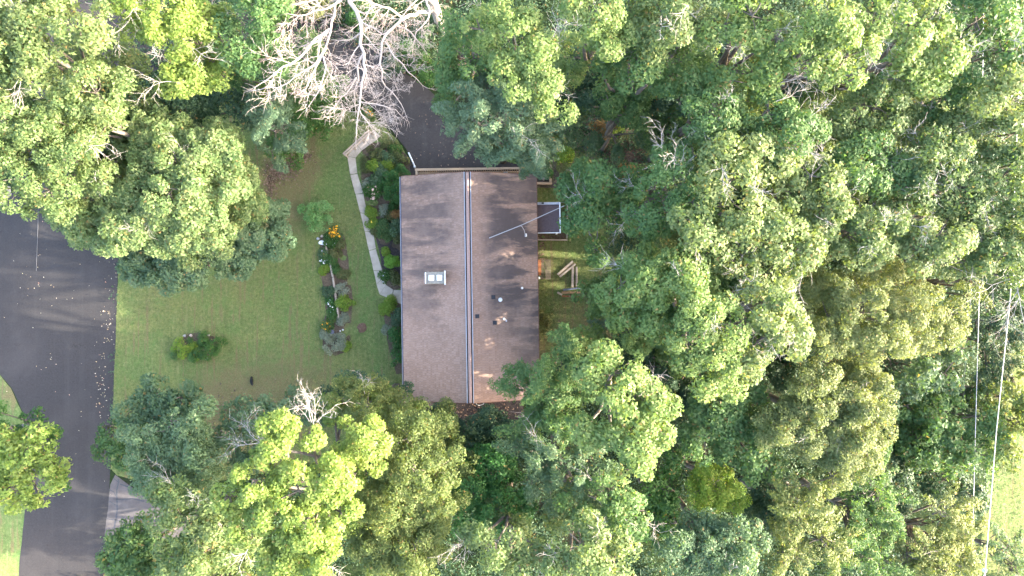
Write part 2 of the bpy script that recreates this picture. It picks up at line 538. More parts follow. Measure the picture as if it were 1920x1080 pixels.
_, SIDE_OL = sheet("side_lawn", [(1870, 660), (2100, 600), (2100, 1180), (1830, 1180), (1845, 960)], .004, M["lawn"], .4, .15, 4, .8, .06, {"dry": dryness([], .12)})
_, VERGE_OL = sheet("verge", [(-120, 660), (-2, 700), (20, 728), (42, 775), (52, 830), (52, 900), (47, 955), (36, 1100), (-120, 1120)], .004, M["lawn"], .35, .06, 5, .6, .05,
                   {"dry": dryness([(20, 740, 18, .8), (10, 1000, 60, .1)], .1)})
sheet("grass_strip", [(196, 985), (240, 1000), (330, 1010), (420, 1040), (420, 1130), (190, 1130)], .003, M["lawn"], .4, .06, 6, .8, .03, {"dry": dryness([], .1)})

sheet("road", [(-300, 372), (-2, 388), (20, 366), (34, 340), (40, 280), (60, 150), (70, -80), (300, -80), (262, 40), (240, 200), (228, 330), (226, 400), (221, 520), (216, 650), (212, 760),
               (207, 878), (203, 960), (198, 1020), (194, 1120), (34, 1120), (36, 1060), (47, 955), (54, 900), (55, 840), (44, 775), (22, 728), (0, 702), (-60, 672), (-300, 655)],
      .014, M["asphalt"], .3, .03, 7)
sheet("sandy_shoulder", [(-60, 374), (-2, 389), (12, 374), (22, 364), (20, 350), (-60, 330)], .018, M["sand"], .2, .05, 8, .3, .03)
sheet("driveway", [(768, 312), (776, 306), (764, 284), (744, 256), (726, 232), (700, 202), (662, 168), (618, 150), (560, 128), (500, 110), (420, 104), (300, 130), (236, 150), (244, 40), (330, 30),
                   (480, 10), (600, 28), (680, 70), (735, 120), (800, 165), (850, 210), (890, 250), (960, 300), (1000, 330), (1000, 345), (770, 345)], .019, M["drive"], .3, .05, 9)
sheet("concrete_driveway", [(216, 890), (207, 908), (205, 925), (203, 950), (198, 985), (196, 1005), (260, 1000), (340, 1015), (470, 1060), (480, 1010), (400, 960), (330, 940), (272, 930), (240, 908)],
      .020, M["apron"], .3, .02, 10)
tar = MB()
def tarline(pts, wd):
    p = rag([at(x, y, .026) for x, y in pts], .12, .03, 21, False)
    for i in range(len(p) - 1):
        d = (p[i + 1] - p[i]).normalized()
        nn = Vector((-d.y, d.x)) * wd * (.7 + .5 * random.random()) / 2
        n2 = Vector((-d.y, d.x)) * wd / 2
        q = [p[i] - nn, p[i + 1] - n2, p[i + 1] + n2, p[i] + nn]
        tar.add([(a.x, a.y, .0262) for a in q], [(0, 1, 2, 3)])
for pts, wd in [([(222, 898), (223, 905), (219, 918), (219, 938), (220, 955), (218, 972), (214, 990)], .10), ([(213, 897), (222, 904)], .06), ([(205, 918), (213, 922), (217, 930)], .06),
                ([(225, 907), (243, 914)], .09), ([(218, 936), (233, 937), (248, 935), (270, 940)], .07), ([(205, 940), (217, 947)], .06), ([(199, 973), (220, 975), (248, 984)], .07),
                ([(257, 920), (268, 926), (274, 935)], .10)]:
    tarline(pts, wd)
tag(tar.build("crack_sealant", M["tar"]), kind="structure")

# flower beds
sheet("house_bed", [(672, 262), (690, 268), (730, 262), (762, 290), (774, 308), (770, 330), (772, 700), (742, 702), (731, 660), (720, 600), (717, 566), (740, 568), (752, 540), (735, 545), (722, 530),
                    (716, 500), (704, 440), (690, 400), (684, 362), (676, 330), (686, 300)], .012, M["soil"], .3, .10, 11, .35, .08)
sheet("mulch_bed", [(706, 448), (760, 448), (760, 520), (722, 528), (714, 490)], .026, M["soil_dark"], .25, .06, 12, .3, .06)
sheet("front_bed", [(598, 446), (622, 430), (642, 440), (652, 470), (656, 520), (662, 560), (658, 610), (658, 655), (628, 668), (607, 655), (603, 610), (612, 585), (606, 540), (603, 490)],
      .012, M["soil"], .3, .10, 13, .3, .08)
sheet("front_mulch", [(604, 500), (620, 498), (630, 590), (615, 592), (612, 550)], .026, M["soil_dark"], .25, .05, 14, .3, .05)
sheet("island_bed", [(334, 640), (348, 626), (372, 624), (400, 630), (412, 648), (404, 668), (372, 674), (346, 664)], .012, M["soil"], .25, .06, 15, .3, .05)
sheet("leaf_covered_soil", [(500, 330), (520, 310), (560, 285), (585, 290), (560, 305), (528, 330), (515, 350), (505, 370)], .016, M["leaf_soil"], .25, .12, 16, .4, .04)
sheet("bare_soil", [(800, 748), (980, 748), (985, 790), (900, 800), (810, 790)], .008, M["soil_dark"], .3, .15, 17, .5, .06)
sheet("woodland_soil", [(1090, 220), (1160, 220), (1215, 260), (1200, 350), (1160, 340), (1130, 280)], .012, M["leaf_soil"], .3, .2, 18, .5, .08)
sheet("gravel_path", [(1036, 285), (1048, 285), (1048, 345), (1044, 352), (1008, 352), (1006, 346), (1035, 345)], .016, M["gravel"], .3, .04, 19)

# concrete walkway: one slab after another
LEFT = [(702, 243), (681, 259), (668.5, 272), (651, 293), (656.5, 328), (666.5, 364), (675.5, 399), (684, 434), (692, 470), (700.5, 508), (706, 533), (712, 552), (735, 562), (757, 573)]
RIGHT = [(714, 256), (693, 272), (679, 282), (667, 296), (670.5, 325), (682, 363), (688.5, 401), (700, 434), (705, 466), (717, 507), (719, 521), (724, 534), (738, 543), (757, 544)]
walk = tag(empty("walkway", (0, 0, 0), None, None), kind="structure")
for i in range(len(LEFT) - 1):
    a, b, c, d = (at(*p).to_2d() for p in (LEFT[i], LEFT[i + 1], RIGHT[i + 1], RIGHT[i]))
    ce = (a + b + c + d) / 4
    q = [ce + (p - ce) * .968 for p in (a, b, c, d)]
    ol = rag(q, .22, .018, 40 + i)
    MB().prism([(p.x, p.y) for p in ol], -.05, .045 + .012 * ((i * 7) % 3)).build("slab", M["walk"], walk)

# ------------------------------------------------------------------ leaves, trunks, trees
rng = np.random.default_rng(11)
def unit(a):
    return a / np.maximum(np.linalg.norm(a, axis=-1, keepdims=True), 1e-6)

def leaf_cloud(c, nrm, ln, wr, fold=.18):
    """pointed leaves, one face each: centres, normals, lengths"""
    n = len(c)
    t = unit(np.cross(nrm, rng.normal(size=(n, 3))))
    b = np.cross(nrm, t)
    l = ln[:, None]
    v = np.empty((n, 3, 3), np.float32)
    v[:, 0] = c - t * l * .55
    v[:, 1] = c + t * l * .38 + b * l * wr * .55
    v[:, 2] = c + t * l * .38 - b * l * wr * .55
    return v.reshape(-1, 3), np.arange(n * 3, dtype=np.int32).reshape(-1, 3)

#            leaf, width, tuft r, leaves/tuft, stretch, density, up-bias
SPEC = dict(
    oak=(.17, .62, .58, 190, 1.0, 1.4, .75),
    maple=(.155, .70, .47, 165, 1.0, 1.55, .8),
    fine=(.12, .6, .45, 215, 1.2, 1.45, .65),
    pine=(.22, .26, .46, 210, 1.8, 1.15, .6),
    spruce=(.17, .34, .40, 170, 2.6, 1.1, .55),
    shrub=(.14, .62, .36, 80, 1.0, 1.4, .6),
    broad=(.24, .55, .55, 80, 1.2, 1.2, .5),
)

def tuft_points(lobes, tr, dens, stretch, low=-.35):
    P, D = [], []
    for (c, r, fz) in lobes:
        n = max(5, int(dens * 2.4 * r * r / (tr * tr) / stretch ** .7))
        d = unit(rng.normal(size=(n * 2, 3)))
        d = d[d[:, 2] > low][:n]
        ns = np.array([noise.noise(Vector((c[0] + x[0] * 1.7, c[1] + x[1] * 1.7, c[2] + x[2] * 1.7))) for x in d])
        k = r * (.86 + .32 * ns + rng.uniform(-.10, .10, len(d)))
        ins = rng.random(len(d)) < .16
        k[ins] *= .6
        p = np.array(c)[None] + d * k[:, None] * np.array([1, 1, fz])
        P.append(p); D.append(d)
    P, D = np.concatenate(P), np.concatenate(D)
    keep = np.ones(len(P), bool)
    for (c, r, fz) in lobes:
        q = (P - np.array(c)) / np.array([1, 1, fz])
        keep &= np.linalg.norm(q, axis=1) > r * .52
    return P[keep], D[keep]

def foliage(lobes, spec, base, scale=1.0, dens=1.0, low=-.35):
    ln, wr, tr, n, st, dn, up = SPEC[spec]
    ln, tr = ln * scale, tr * scale
    P, D = tuft_points(lobes, tr, dn * dens, st, low)
    T = len(P)
    size = rng.uniform(.5, 1.45, T)
    cnt = np.maximum(8, (n * size ** 2 * rng.uniform(.75, 1.2, T)).astype(int))
    idx = np.repeat(np.arange(T), cnt)
    m = len(idx)
    u = unit(rng.normal(size=(m, 3)) + D[idx] * .55 + np.array([0, 0, .55]))
    rad = tr * size[idx] * rng.random(m) ** (1 / 3.6)
    off = u * rad[:, None]
    out = D[idx].copy(); out[:, 2] *= .35
    out = unit(out)
    along = (off * out).sum(1, keepdims=True)
    off = off + out * along * (st - 1.0) - (off - out * along) * (1 - 1 / st ** .5) * .9
    off[:, 2] *= .8
    c = P[idx] + off
    nrm = unit(u * .7 + np.array([0, 0, up]) + rng.normal(size=(m, 3)) * .52)
    v, q = leaf_cloud(c, nrm, ln * rng.uniform(.6, 1.3, m), wr)
    return v - np.array(base, np.float32)[None], q, P

def branchy(mb, p, d, ln, r, lv, R, kids=5, n=4, curl=.35, flat=0.0, rend=.3, seg=.35):
    """one crooked branch and its side twigs"""
    k = max(3, int(ln / seg))
    pts, dirs = [Vector(p)], []
    d = Vector(d).normalized()
    for i in range(k):
        d = (d + Vector((R.gauss(0, curl), R.gauss(0, curl), R.gauss(0, curl * .7) - flat * d.z)) * .5).normalized()
        pts.append(pts[-1] + d * ln / k); dirs.append(d.copy())
    rad = [r * (1 - (1 - rend) * i / k) for i in range(k + 1)]
    mb.tube(pts, rad, n if lv > 0 else 3, cap=False)
    if lv <= 0: return
    for j in range(kids):
        f = R.uniform(.25, 1.0) if j else 1.0
        i = min(k - 1, int(f * k))
        a = dirs[i]
        side = a.cross(Vector((R.gauss(0, 1), R.gauss(0, 1), R.gauss(0, 1)))).normalized()
        nd = a * R.uniform(.55, 1.0) + side * R.uniform(.5, .95)
        branchy(mb, pts[i + (1 if j == 0 else 0)], nd, ln * R.uniform(.38, .62), max(.008, rad[i] * R.uniform(.45, .62)), lv - 1, R, max(2, kids - 1), n, curl, flat, rend, max(.16, seg * .75))

def discs_to_lobes(discs, ztop, sub, flat, seed, shrink=.3):
    """discs (px, py, radius in px, drop) of the crown -> rounded lobes in metres"""
    R = random.Random(seed)
    lobes = []
    for dd in discs:
        px, py, rp = dd[:3]
        drop = dd[3] if len(dd) > 3 else 0.0
        zt = ztop - drop
        mp = m_per_px(zt - 1)
        rw = max(rp * mp * .55, rp * mp - shrink)
        if rw <= sub * 1.25:
            z = zt - rw * flat
            lobes.append((tuple(at(px, py, z)), rw * (H - z) / (H - zt + 1), flat)); continue
        n = max(4, int(1.25 * (rw / sub) ** 2))
        for i in range(n):
            f = math.sqrt((i + .3) / n)
            a = i * 2.39996 + R.uniform(-.35, .35) + seed
            rr = sub * R.uniform(.8, 1.3)
            dist = max(0, rw - rr * .85) * f * R.uniform(.9, 1.06)
            z = zt - rr * flat - .5 * rw * f ** 2.2 * R.uniform(.55, 1.25) - R.uniform(0, .9)
            s = (H - z) / (H - zt + 1)
            c = at(px, py, z)
            lobes.append(((c.x + dist * s * math.cos(a), c.y + dist * s * math.sin(a), z), rr, flat))
    return lobes

TREE_ID = [0]
def tree(name, label, spec, leaf, ztop, discs, bare=0, sub=1.45, flat=.8, dens=1.0, scale=1.0, group=None, twigs=(), cat="tree", trunk_r=None, base_px=None, skirt=True):
    TREE_ID[0] += 1
    seed = TREE_ID[0]
    R = random.Random(seed * 13)
    sub *= R.uniform(.82, 1.3)
    lobes = discs_to_lobes(discs, ztop, sub, flat, seed, SPEC[spec][2] * scale * .45)
    scale *= R.uniform(.9, 1.14)
    if skirt and ztop > 13.5:                    # lower boughs inside the crown, added to block low sun
        for c, r, f in list(lobes)[::2]:
            lobes.append(((c[0] + R.gauss(0, .5), c[1] + R.gauss(0, .5), max(2.2, c[2] - ztop * R.uniform(.32, .5))), r * 1.1, f))
    W = np.array([l[1] ** 2 for l in lobes]); C = np.array([l[0] for l in lobes])
    b = (C * W[:, None]).sum(0) / W.sum()
    mean = Vector((b[0], b[1], 0))
    if base_px: b = np.array(at(base_px[0], base_px[1], 0))
    base = Vector((b[0], b[1], 0))
    t = empty(name, base, label, cat, group)
    v, q, tufts = foliage(lobes, spec, base, scale, dens)
    link("crown", np_mesh("crown", v, q), L[leaf], t)
    mb = MB()
    tr = trunk_r or max(.07, .017 * ztop)
    zf = ztop * .5
    lean = mean - base
    p = [Vector((0, 0, -.1)), Vector((0, 0, .25)), lean * .35 + Vector((R.gauss(0, .1), R.gauss(0, .1), zf * .5)), lean * .8 + Vector((R.gauss(0, .2), R.gauss(0, .2), zf)), lean + Vector((R.gauss(0, .3), R.gauss(0, .3), ztop * .8))]
    mb.tube(p, [tr * 1.5, tr * 1.1, tr, tr * .85, tr * .3], 8)
    for c, r, f in lobes:
        e = Vector(c) - base
        h = min(e.z * R.uniform(.45, .75), ztop * .75)
        s = lean * min(1, h / max(zf, .1) * .8) + Vector((0, 0, h))
        m1 = s.lerp(e, .5) + Vector((R.gauss(0, .25), R.gauss(0, .25), R.uniform(-.1, .5)))
        mb.tube([s, m1, e], [tr * .5, tr * .34, .05], 5, cap=False)
        near = [tuple(tp) for tp in tufts if (Vector(tp) - Vector(c)).length < r * 1.2]
        R.shuffle(near)
        for tp in near[:7]:
            k = Vector(tp) - base
            mb.tube([e, e.lerp(k, .55) + Vector((R.gauss(0, .12), R.gauss(0, .12), R.gauss(0, .1))), k], [.045, .03, .012], 4, cap=False)
    mb.build("trunk", M["bark"], t, smooth=True)
    spots = [(tuple(at(x, y, z)), (dx, dy, dz), ln) for (x, y, z, dx, dy, dz, ln) in twigs]
    top = sorted(range(len(tufts)), key=lambda i: -tufts[i][2])[:max(1, len(tufts) // 2)]
    for _ in range(math.ceil(bare * .75)):
        tp = tufts[R.choice(top)]
        o = (Vector(tp) - Vector(b)).normalized()
        spots.append((tuple(Vector(tp) - o * .4 + Vector((0, 0, .15))), (o.x + R.gauss(0, .4), o.y + R.gauss(0, .4), .42), R.uniform(.9, 1.9)))
    for p0, d, ln in spots:
        mb = MB()
        branchy(mb, Vector(p0) - base, d, ln, .009 + .006 * ln, 2, R, 6, 4, .36, .2)
        mb.build("dead_branch", M["twig"], t, smooth=True)
    return t

def bush(name, label, px, py, rp, h, leaf, cat="shrub", spec="shrub", scale=.7, ratio=1.0, rz=0.0, blossoms=None, group=None, dens=1.0, sub=None, z0=0.0, flowers_only=False):
    """a low plant: foliage, stems and blossoms"""
    TREE_ID[0] += 1
    R = random.Random(TREE_ID[0] * 7)
    base = at(px, py, z0)
    r = rp * m_per_px(h * .6)
    t = empty(name, base, label, cat, group)
    sub = sub or max(.14, min(.5, r * .5))
    n = max(3, int(1.1 * (r / sub) ** 2))
    lobes = []
    for i in range(n):
        f = math.sqrt((i + .25) / n); a = i * 2.4 + TREE_ID[0]
        d = max(0, r - sub * .8) * f
        x, y = d * math.cos(a), d * math.sin(a) * ratio
        x, y = x * math.cos(rz) - y * math.sin(rz), x * math.sin(rz) + y * math.cos(rz)
        z = z0 + max(sub * .4, h * (1 - .45 * f * f) - sub * .8)
        lobes.append(((base.x + x, base.y + y, z), sub * R.uniform(.85, 1.15), min(1.0, .9)))
    v, q, tufts = foliage(lobes, spec, base, scale, dens, -.5)
    v[:, 2] = np.maximum(v[:, 2], .02)
    link("foliage", np_mesh("foliage", v, q), L[leaf], t)
    mb = MB()
    for c, rr, f in lobes[:14]:
        e = Vector(c) - base
        mb.tube([(e.x * .15, e.y * .15, 0), e * .6, e], [.02, .015, .008], 4, cap=False)
    mb.build("stems", M["bark"], t)["kind"] = "stuff"
    if blossoms:
        bc, bn, bs = blossoms
        tp = tufts[rng.integers(0, len(tufts), bn)]
        c = tp + rng.normal(size=(bn, 3)) * .07 - np.array(base)[None]
        c[:, 2] = np.maximum(c[:, 2] + .09, h * .55)
        nr = unit(rng.normal(size=(bn, 3)) * .35 + np.array([0, 0, 1]))
        vs_, qs_ = [], []
        for k in range(3):                         # three crossed petals make a head
            v2, q2 = leaf_cloud(c + np.array([0, 0, .012 * k]), nr, np.full(bn, bs) * rng.uniform(.7, 1.2, bn), .75, .25)
            vs_.append(v2); qs_.append(q2 + k * bn * 3)
        o = link("blossoms", np_mesh("blossoms", np.concatenate(vs_), np.concatenate(qs_)), B[bc], t)
        o["kind"] = "stuff"
    return t

# ------------------------------------------------------------------ the house
HX, HY, RZ = -2.76, .03, math.radians(.8)
EAVE, RIDGE, HW, HL = 2.9, 4.3, 4.44, 7.38
house = empty("house", (HX, HY, 0), "long low house under a brown shingled gable roof with a white-capped chimney", "house", rz=RZ)
Rm = Matrix.Rotation(-RZ, 3, 'Z')
def hl(px, py, z):
    """photo pixel at height z -> house coordinates"""
    p = at(px, py, z)
    q = Rm @ Vector((p.x - HX, p.y - HY, 0))
    return Vector((q.x, q.y, z))
def roof_z(x):
    return RIDGE - (RIDGE - EAVE) * abs(x) / HW
def on_roof(px, py):
    z = 3.6
    for _ in range(6):
        p = hl(px, py, z); z = roof_z(p.x)
    return hl(px, py, z)

wx, wy = HW - .45, HL - .4
mb = MB()
mb.prism([(-wx, -wy), (wx, -wy), (wx, wy), (-wx, wy)], 0, EAVE - .05)
mb.build("wall", M["siding"], house)
for s in (-1, 1):
    y = s * wy
    g = MB().add([(-wx, y - s * .0, EAVE - .05), (wx, y, EAVE - .05), (0, y, RIDGE - .22), (-wx, y - s * .15, EAVE - .05), (wx, y - s * .15, EAVE - .05), (0, y - s * .15, RIDGE - .22)],
                 [(0, 1, 2), (5, 4, 3), (0, 3, 4, 1), (1, 4, 5, 2), (2, 5, 3, 0)])
    g.build("gable", M["siding"], house)
rm = MB()
for s in (-1, 1):
    a = [(0, -HL, RIDGE - .02), (s * HW, -HL, EAVE - .02), (s * HW, HL, EAVE - .02), (0, HL, RIDGE - .02)]
    b = [(x, y, z - .12) for x, y, z in a]
    rm.add(a + b, [(0, 1, 2, 3), (7, 6, 5, 4), (0, 4, 5, 1), (1, 5, 6, 2), (2, 6, 7, 3)])
roof = rm.build("roof", M["gutter"], house)
sl = math.hypot(HW, RIDGE - EAVE)
expo = .138
nc = int(sl / expo)
random.seed(3)
sv, sf = [], []
for s in (-1, 1):
    tx, tz = s * HW / sl, -(RIDGE - EAVE) / sl
    nx, nz = s * (RIDGE - EAVE) / sl, HW / sl
    for i in range(nc + 1):
        u0, u1 = i * expo - .02, min(sl + .03, (i + 1) * expo)
        y = -HL - .02 - random.random() * .2
        while y < HL + .02:
            wd = random.uniform(.13, .19)
            a, b = max(y, -HL - .03), min(y + wd - .008, HL + .03)
            y += wd
            if b - a < .03: continue
            hi = .022 + random.uniform(-.004, .006)
            du = random.uniform(-.006, .006)
            pts = []
            for (u, hh) in ((u0, .004), (u1 + du, hi)):
                for yy in (a, b):
                    pts.append((u * tx + nx * hh, yy, RIDGE + u * tz + nz * hh))
            for yy in (a, b):
                pts.append(((u1 + du) * tx, yy, RIDGE + (u1 + du) * tz))
            o = len(sv)
            sv += pts
            q = [(0, 2, 3, 1), (2, 4, 5, 3)] if s > 0 else [(1, 3, 2, 0), (3, 5, 4, 2)]
            sf += [tuple(o + k for k in f) for f in q]
me = bpy.data.meshes.new("shingle"); me.from_pydata(sv, [], sf); me.update(); me.shade_flat()
link("shingle", me, M["shingle"], roof)["kind"] = "stuff"
# ridge: brown cap shingles between two pale metal flashings
y = -HL + .02
k = 0
capm = None
while y < HL - .05:
    if capm is None:
        capm = bpy.data.meshes.new("ridge_cap")
        capm.from_pydata([(-.10, -.16, .105), (0, -.16, .135), (.10, -.16, .105), (-.10, .155, .09), (0, .155, .12), (.10, .155, .09), (-.10, -.16, .0), (.10, -.16, 0), (0, -.16, .03)],
                         [], [(0, 1, 4, 3), (1, 2, 5, 4), (6, 8, 1, 0), (8, 7, 2, 1)])
        capm.materials.append(M["ridge"])
    link("ridge_cap", capm, None, roof, (0, y + .15, RIDGE - .01)); y += .3; k += 1
for s in (-1, 1):
    MB().box((s * .140, 0, RIDGE + .025), (.07, 2 * HL + .04, .03)).build("ridge_gap", M["gap"], roof)
    MB().box((s * .202, 0, RIDGE + .035), (.052, 2 * HL + .06, .05)).build("ridge_flashing", M["flash"], roof, bevel=.006)
mb = MB().box((-HW - .05, 0, EAVE - .06), (.13, 2 * HL - .02, .12)); gut = mb.build("gutter", M["gutter"], house)
MB().box((-HW - .118, 0, EAVE + .008), (.02, 2 * HL - .02, .03)).build("gutter_lip", M["flash"], gut)
MB().box((HW + .03, 0, EAVE - .05), (.09, 2 * HL - .02, .10)).build("eave_board", M["rust"], house)
for sy in (-1, 1):
    mb = MB()
    for s in (-1, 1):
        mb.beam((0, sy * (HL + .045), RIDGE - .07), (s * HW, sy * (HL + .045), EAVE - .07), .05, .12)
    mb.build("barge_board", M["rust"], house)
# chimney
c0, c1 = on_roof(797, 510), on_roof(836, 533)
cx = (hl(816.5, 521, 4.5)).x; cy = hl(816.5, 521, 4.5).y
cw, cd, ctop = 1.16, .68, 4.55
ch = MB().box((cx, cy, 3.9), (cw, cd, 1.3)).build("chimney", M["stone"], house)
random.seed(8)
for row in range(4):
    for side in (-1, 1):
        x = -cw / 2
        while x < cw / 2 - .05:
            wd = random.uniform(.14, .24)
            MB().box((cx + min(x + wd / 2, cw / 2 - .07), cy + side * (cd / 2 + .01), ctop - .06 - row * .17), (min(wd, cw / 2 - x) - .015, .05 + random.random() * .03, .15), random.uniform(-.05, .05)).build("stone", M["stone"], ch, bevel=.012)
            x += wd
MB().box((cx, cy, ctop + .03), (cw + .02, cd + .02, .06)).build("chimney_cap", M["mortar"], ch, bevel=.015)
for dx in (-.24, .27):
    MB().box((cx + dx, cy, ctop + .13), (.34, .36, .16)).build("flue_cover", M["flue"], ch, bevel=.02)
for dx, hh in ((-cw / 2 - .03, cd + .04), (cw / 2 + .04, cd + .22)):
    MB().box((cx + dx, cy, ctop - .02), (.05, hh, .5)).build("end_flashing", M["white"], ch)
# vents
for px, py in ((925, 557), (895, 593), (928, 605)):
    p = on_roof(px, py)
    v = MB().box((p.x, p.y, p.z + .07), (.17, .17, .14)).build("roof_vent", M["vent"], house, bevel=.02)
    MB().box((p.x + .01, p.y, p.z + .155), (.21, .21, .03)).build("vent_hood", M["vent"], v, bevel=.008)
    MB().box((p.x, p.y, p.z + .015), (.27, .26, .02), M=Matrix.Rotation(math.atan2(RIDGE - EAVE, HW), 3, 'Y')).build("vent_flange", M["vent"], v)
for px, py, rr, hh in ((938, 562, .085, .30), (979, 540, .05, .22), (945, 598, .05, .24)):
    p = on_roof(px, py)
    v = MB().lathe((p.x, p.y, p.z - .05), [(rr * 1.7, 0), (rr * 1.6, .09), (rr * .9, .14), (rr * .85, hh), (rr * .55, hh), (rr * .5, hh - .1)], 14).build("vent_pipe", M["white"], house, smooth=False)
p = on_roof(949, 601)
MB().box((p.x, p.y, p.z + .02), (.10, .16, .02), .5).build("pipe_flashing", M["flash"], house)
# weatherhead box that receives the drop cable
p = on_roof(986, 441)
wh = MB().box((p.x, p.y, p.z + .06), (.14, .2, .14)).build("weatherhead", M["white"], house, bevel=.02)
MB().tube([(p.x - .03, p.y - .02, p.z + .1), (p.x - .05, p.y, p.z + .28)], [.05, .04], 8).build("conduit", M["flash"], wh)
WH = house.matrix_basis @ Vector((p.x - .05, p.y, p.z + .28))
# small curved pipe under the lower gable
MB().tube([hl(892, 753, 3.9), hl(893, 758, 3.6), hl(899, 760, 3.4), hl(906, 758, 3.4), hl(908, 753, 3.5)], .035, 6).build("gable_pipe", M["flash"], house)
# balcony over the garage: deck boards, balusters, rail
dk = .95
ya, yb = wy + .003, hl(870, 316, 2.25).y
xa, xb = hl(780, 316, 2.25).x, hl(976, 316, 2.25).x
bal = MB().box(((xa + xb) / 2, (ya + yb) / 2, dk - .15), (xb - xa, yb - ya, .18)).build("balcony", M["deck_wood"], house)
n = int((yb - ya) / .145)
for i in range(n):
    MB().box(((xa + xb) / 2, ya + .07 + i * (yb - ya - .14) / (n - 1), dk + .0), (xb - xa - .02, .125, .045)).build("plank", M["deck_wood"], bal)
MB().box(((xa + xb) / 2, yb - .03, 2.25), (xb - xa + .14, .15, .05)).build("top_rail", M["tan_wood"], bal)
for x in (xa + .03, xb - .03):
    MB().box((x, (ya + yb) / 2 - .06, 2.245), (.14, yb - ya - .10, .045)).build("side_rail", M["tan_wood"], bal)
MB().box(((xa + xb) / 2, yb - .05, 1.1), (xb - xa - .1, .05, .07)).build("bottom_rail", M["tan_wood"], bal)
nb = 46
bm_ = MB().box((0, 0, 1.68), (.05, .05, 1.09)); first = None
for i in range(nb):
    x = xa + .1 + i * (xb - xa - .2) / (nb - 1)
    if first is None:
        first = bm_.build("baluster", M["deck_wood"], bal, (x, yb - .05, 0))
    else:
        o = first.copy(); COL.objects.link(o); o.location.x = x
for x in (xa + .05, (xa + xb) / 2, xb - .05):
    MB().box((x, yb - .05, .43), (.14, .14, .86)).build("post", M["tan_wood"], bal)
p = hl(948, 322, 1.3)
MB().box((p.x, p.y - .1, dk + .2), (.3, .22, .35)).build("deck_box", M["grey"], bal, bevel=.02)
# garage door below the balcony and a front door at the end of the walk
gd = MB().box((-1.2, wy + .02, 1.0), (4.6, .06, .0)); gd = MB().box((-1.2, wy - .004, .39), (4.6, .05, .78)).build("garage_door", M["white"], house)
p = hl(757, 557, .5)
d = MB().box((-wx + .0, p.y, 1.03), (.06, .95, 2.05)).build("front_door", M["deck_wood"], house, bevel=.01)
MB().box((-wx - .05, p.y - .36, 1.0), (.05, .05, .05)).build("handle", M["flash"], d)
for yy in (-5.2, -2.4, 3.2, 5.6):
    wn = MB().box((-wx - .012, yy, 1.55), (.07, 1.5, 1.15)).build("window", M["white"], house)
    for dy in (-.36, .36):
        MB().box((-wx - .055, yy + dy, 1.55), (.03, .62, 1.0)).build("pane", M["bluepipe"], wn)
# lean-to porch roof on the yard side
pz = 2.3
a, b = hl(1003, 381, pz), hl(1050, 436, pz)
pw = b.x - (HW - .3)
pc = ((b.x + HW - .3) / 2, (a.y + b.y) / 2)
pd = a.y - b.y
por = MB().box((pc[0], pc[1], pz - .06), (pw, pd, .12)).build("porch_roof", M["porch"], house)
MB().box((b.x + .01, pc[1], pz - .01), (.07, pd + .08, .15)).build("edge_trim", M["white"], por)
MB().box((pc[0], a.y - .03, pz + .035), (pw - .09, .16, .07)).build("edge_trim", M["flash"], por)
MB().box((pc[0], b.y - .01, pz - .01), (pw - .09, .05, .15)).build("edge_trim", M["white"], por)
MB().box((HW + .45, a.y - .02, pz + .11), (.16, .10, .08)).build("trim_clip", M["vent"], por)
for yy in (a.y - .12, b.y + .1):
    MB().box((b.x - .1, yy, (pz - .12) / 2), (.1, .1, pz - .12)).build("post", M["white"], por)

# ------------------------------------------------------------------ things round the house
mb = empty("wooden_railing", at(668, 270), "bleached wooden handrail leaning along the bend of the concrete walk", "railing")
o = mb.location.copy()
a, b = at(644.5, 290, .95), at(694, 245, .95)
dirv = (b - a).normalized(); nn = Vector((-dirv.y, dirv.x, 0))
for s, k in ((-1, .075), (1, .075)):
    MB().beam(a + nn * s * k - o, b + nn * s * k - o, .11, .05).build("rail", M["pink_wood"], mb, bevel=.008)
MB().beam(a - nn * .0 - o - Vector((0, 0, .4)), b - o - Vector((0, 0, .4)), .05, .1).build("lower_rail", M["pink_wood"], mb)
for f in (.02, .33, .66, .98):
    q = a.lerp(b, f) - o
    MB().box((q.x, q.y, .465), (.1, .1, .93), math.atan2(dirv.y, dirv.x)).build("post", M["pink_wood"], mb)

a, b = at(766, 286, .1), at(777, 311, .1)
mb = MB(); mb.tube([a, a.lerp(b, .5) + Vector((.01, 0, 0)), b], .055, 8); mb.tube([b, b + Vector((.03, -.12, .05))], .075, 8)
tag(mb.build("drain_pipe", M["white"], smooth=True), "thin white drain pipe lying beside the dark driveway at the house corner", "pipe")

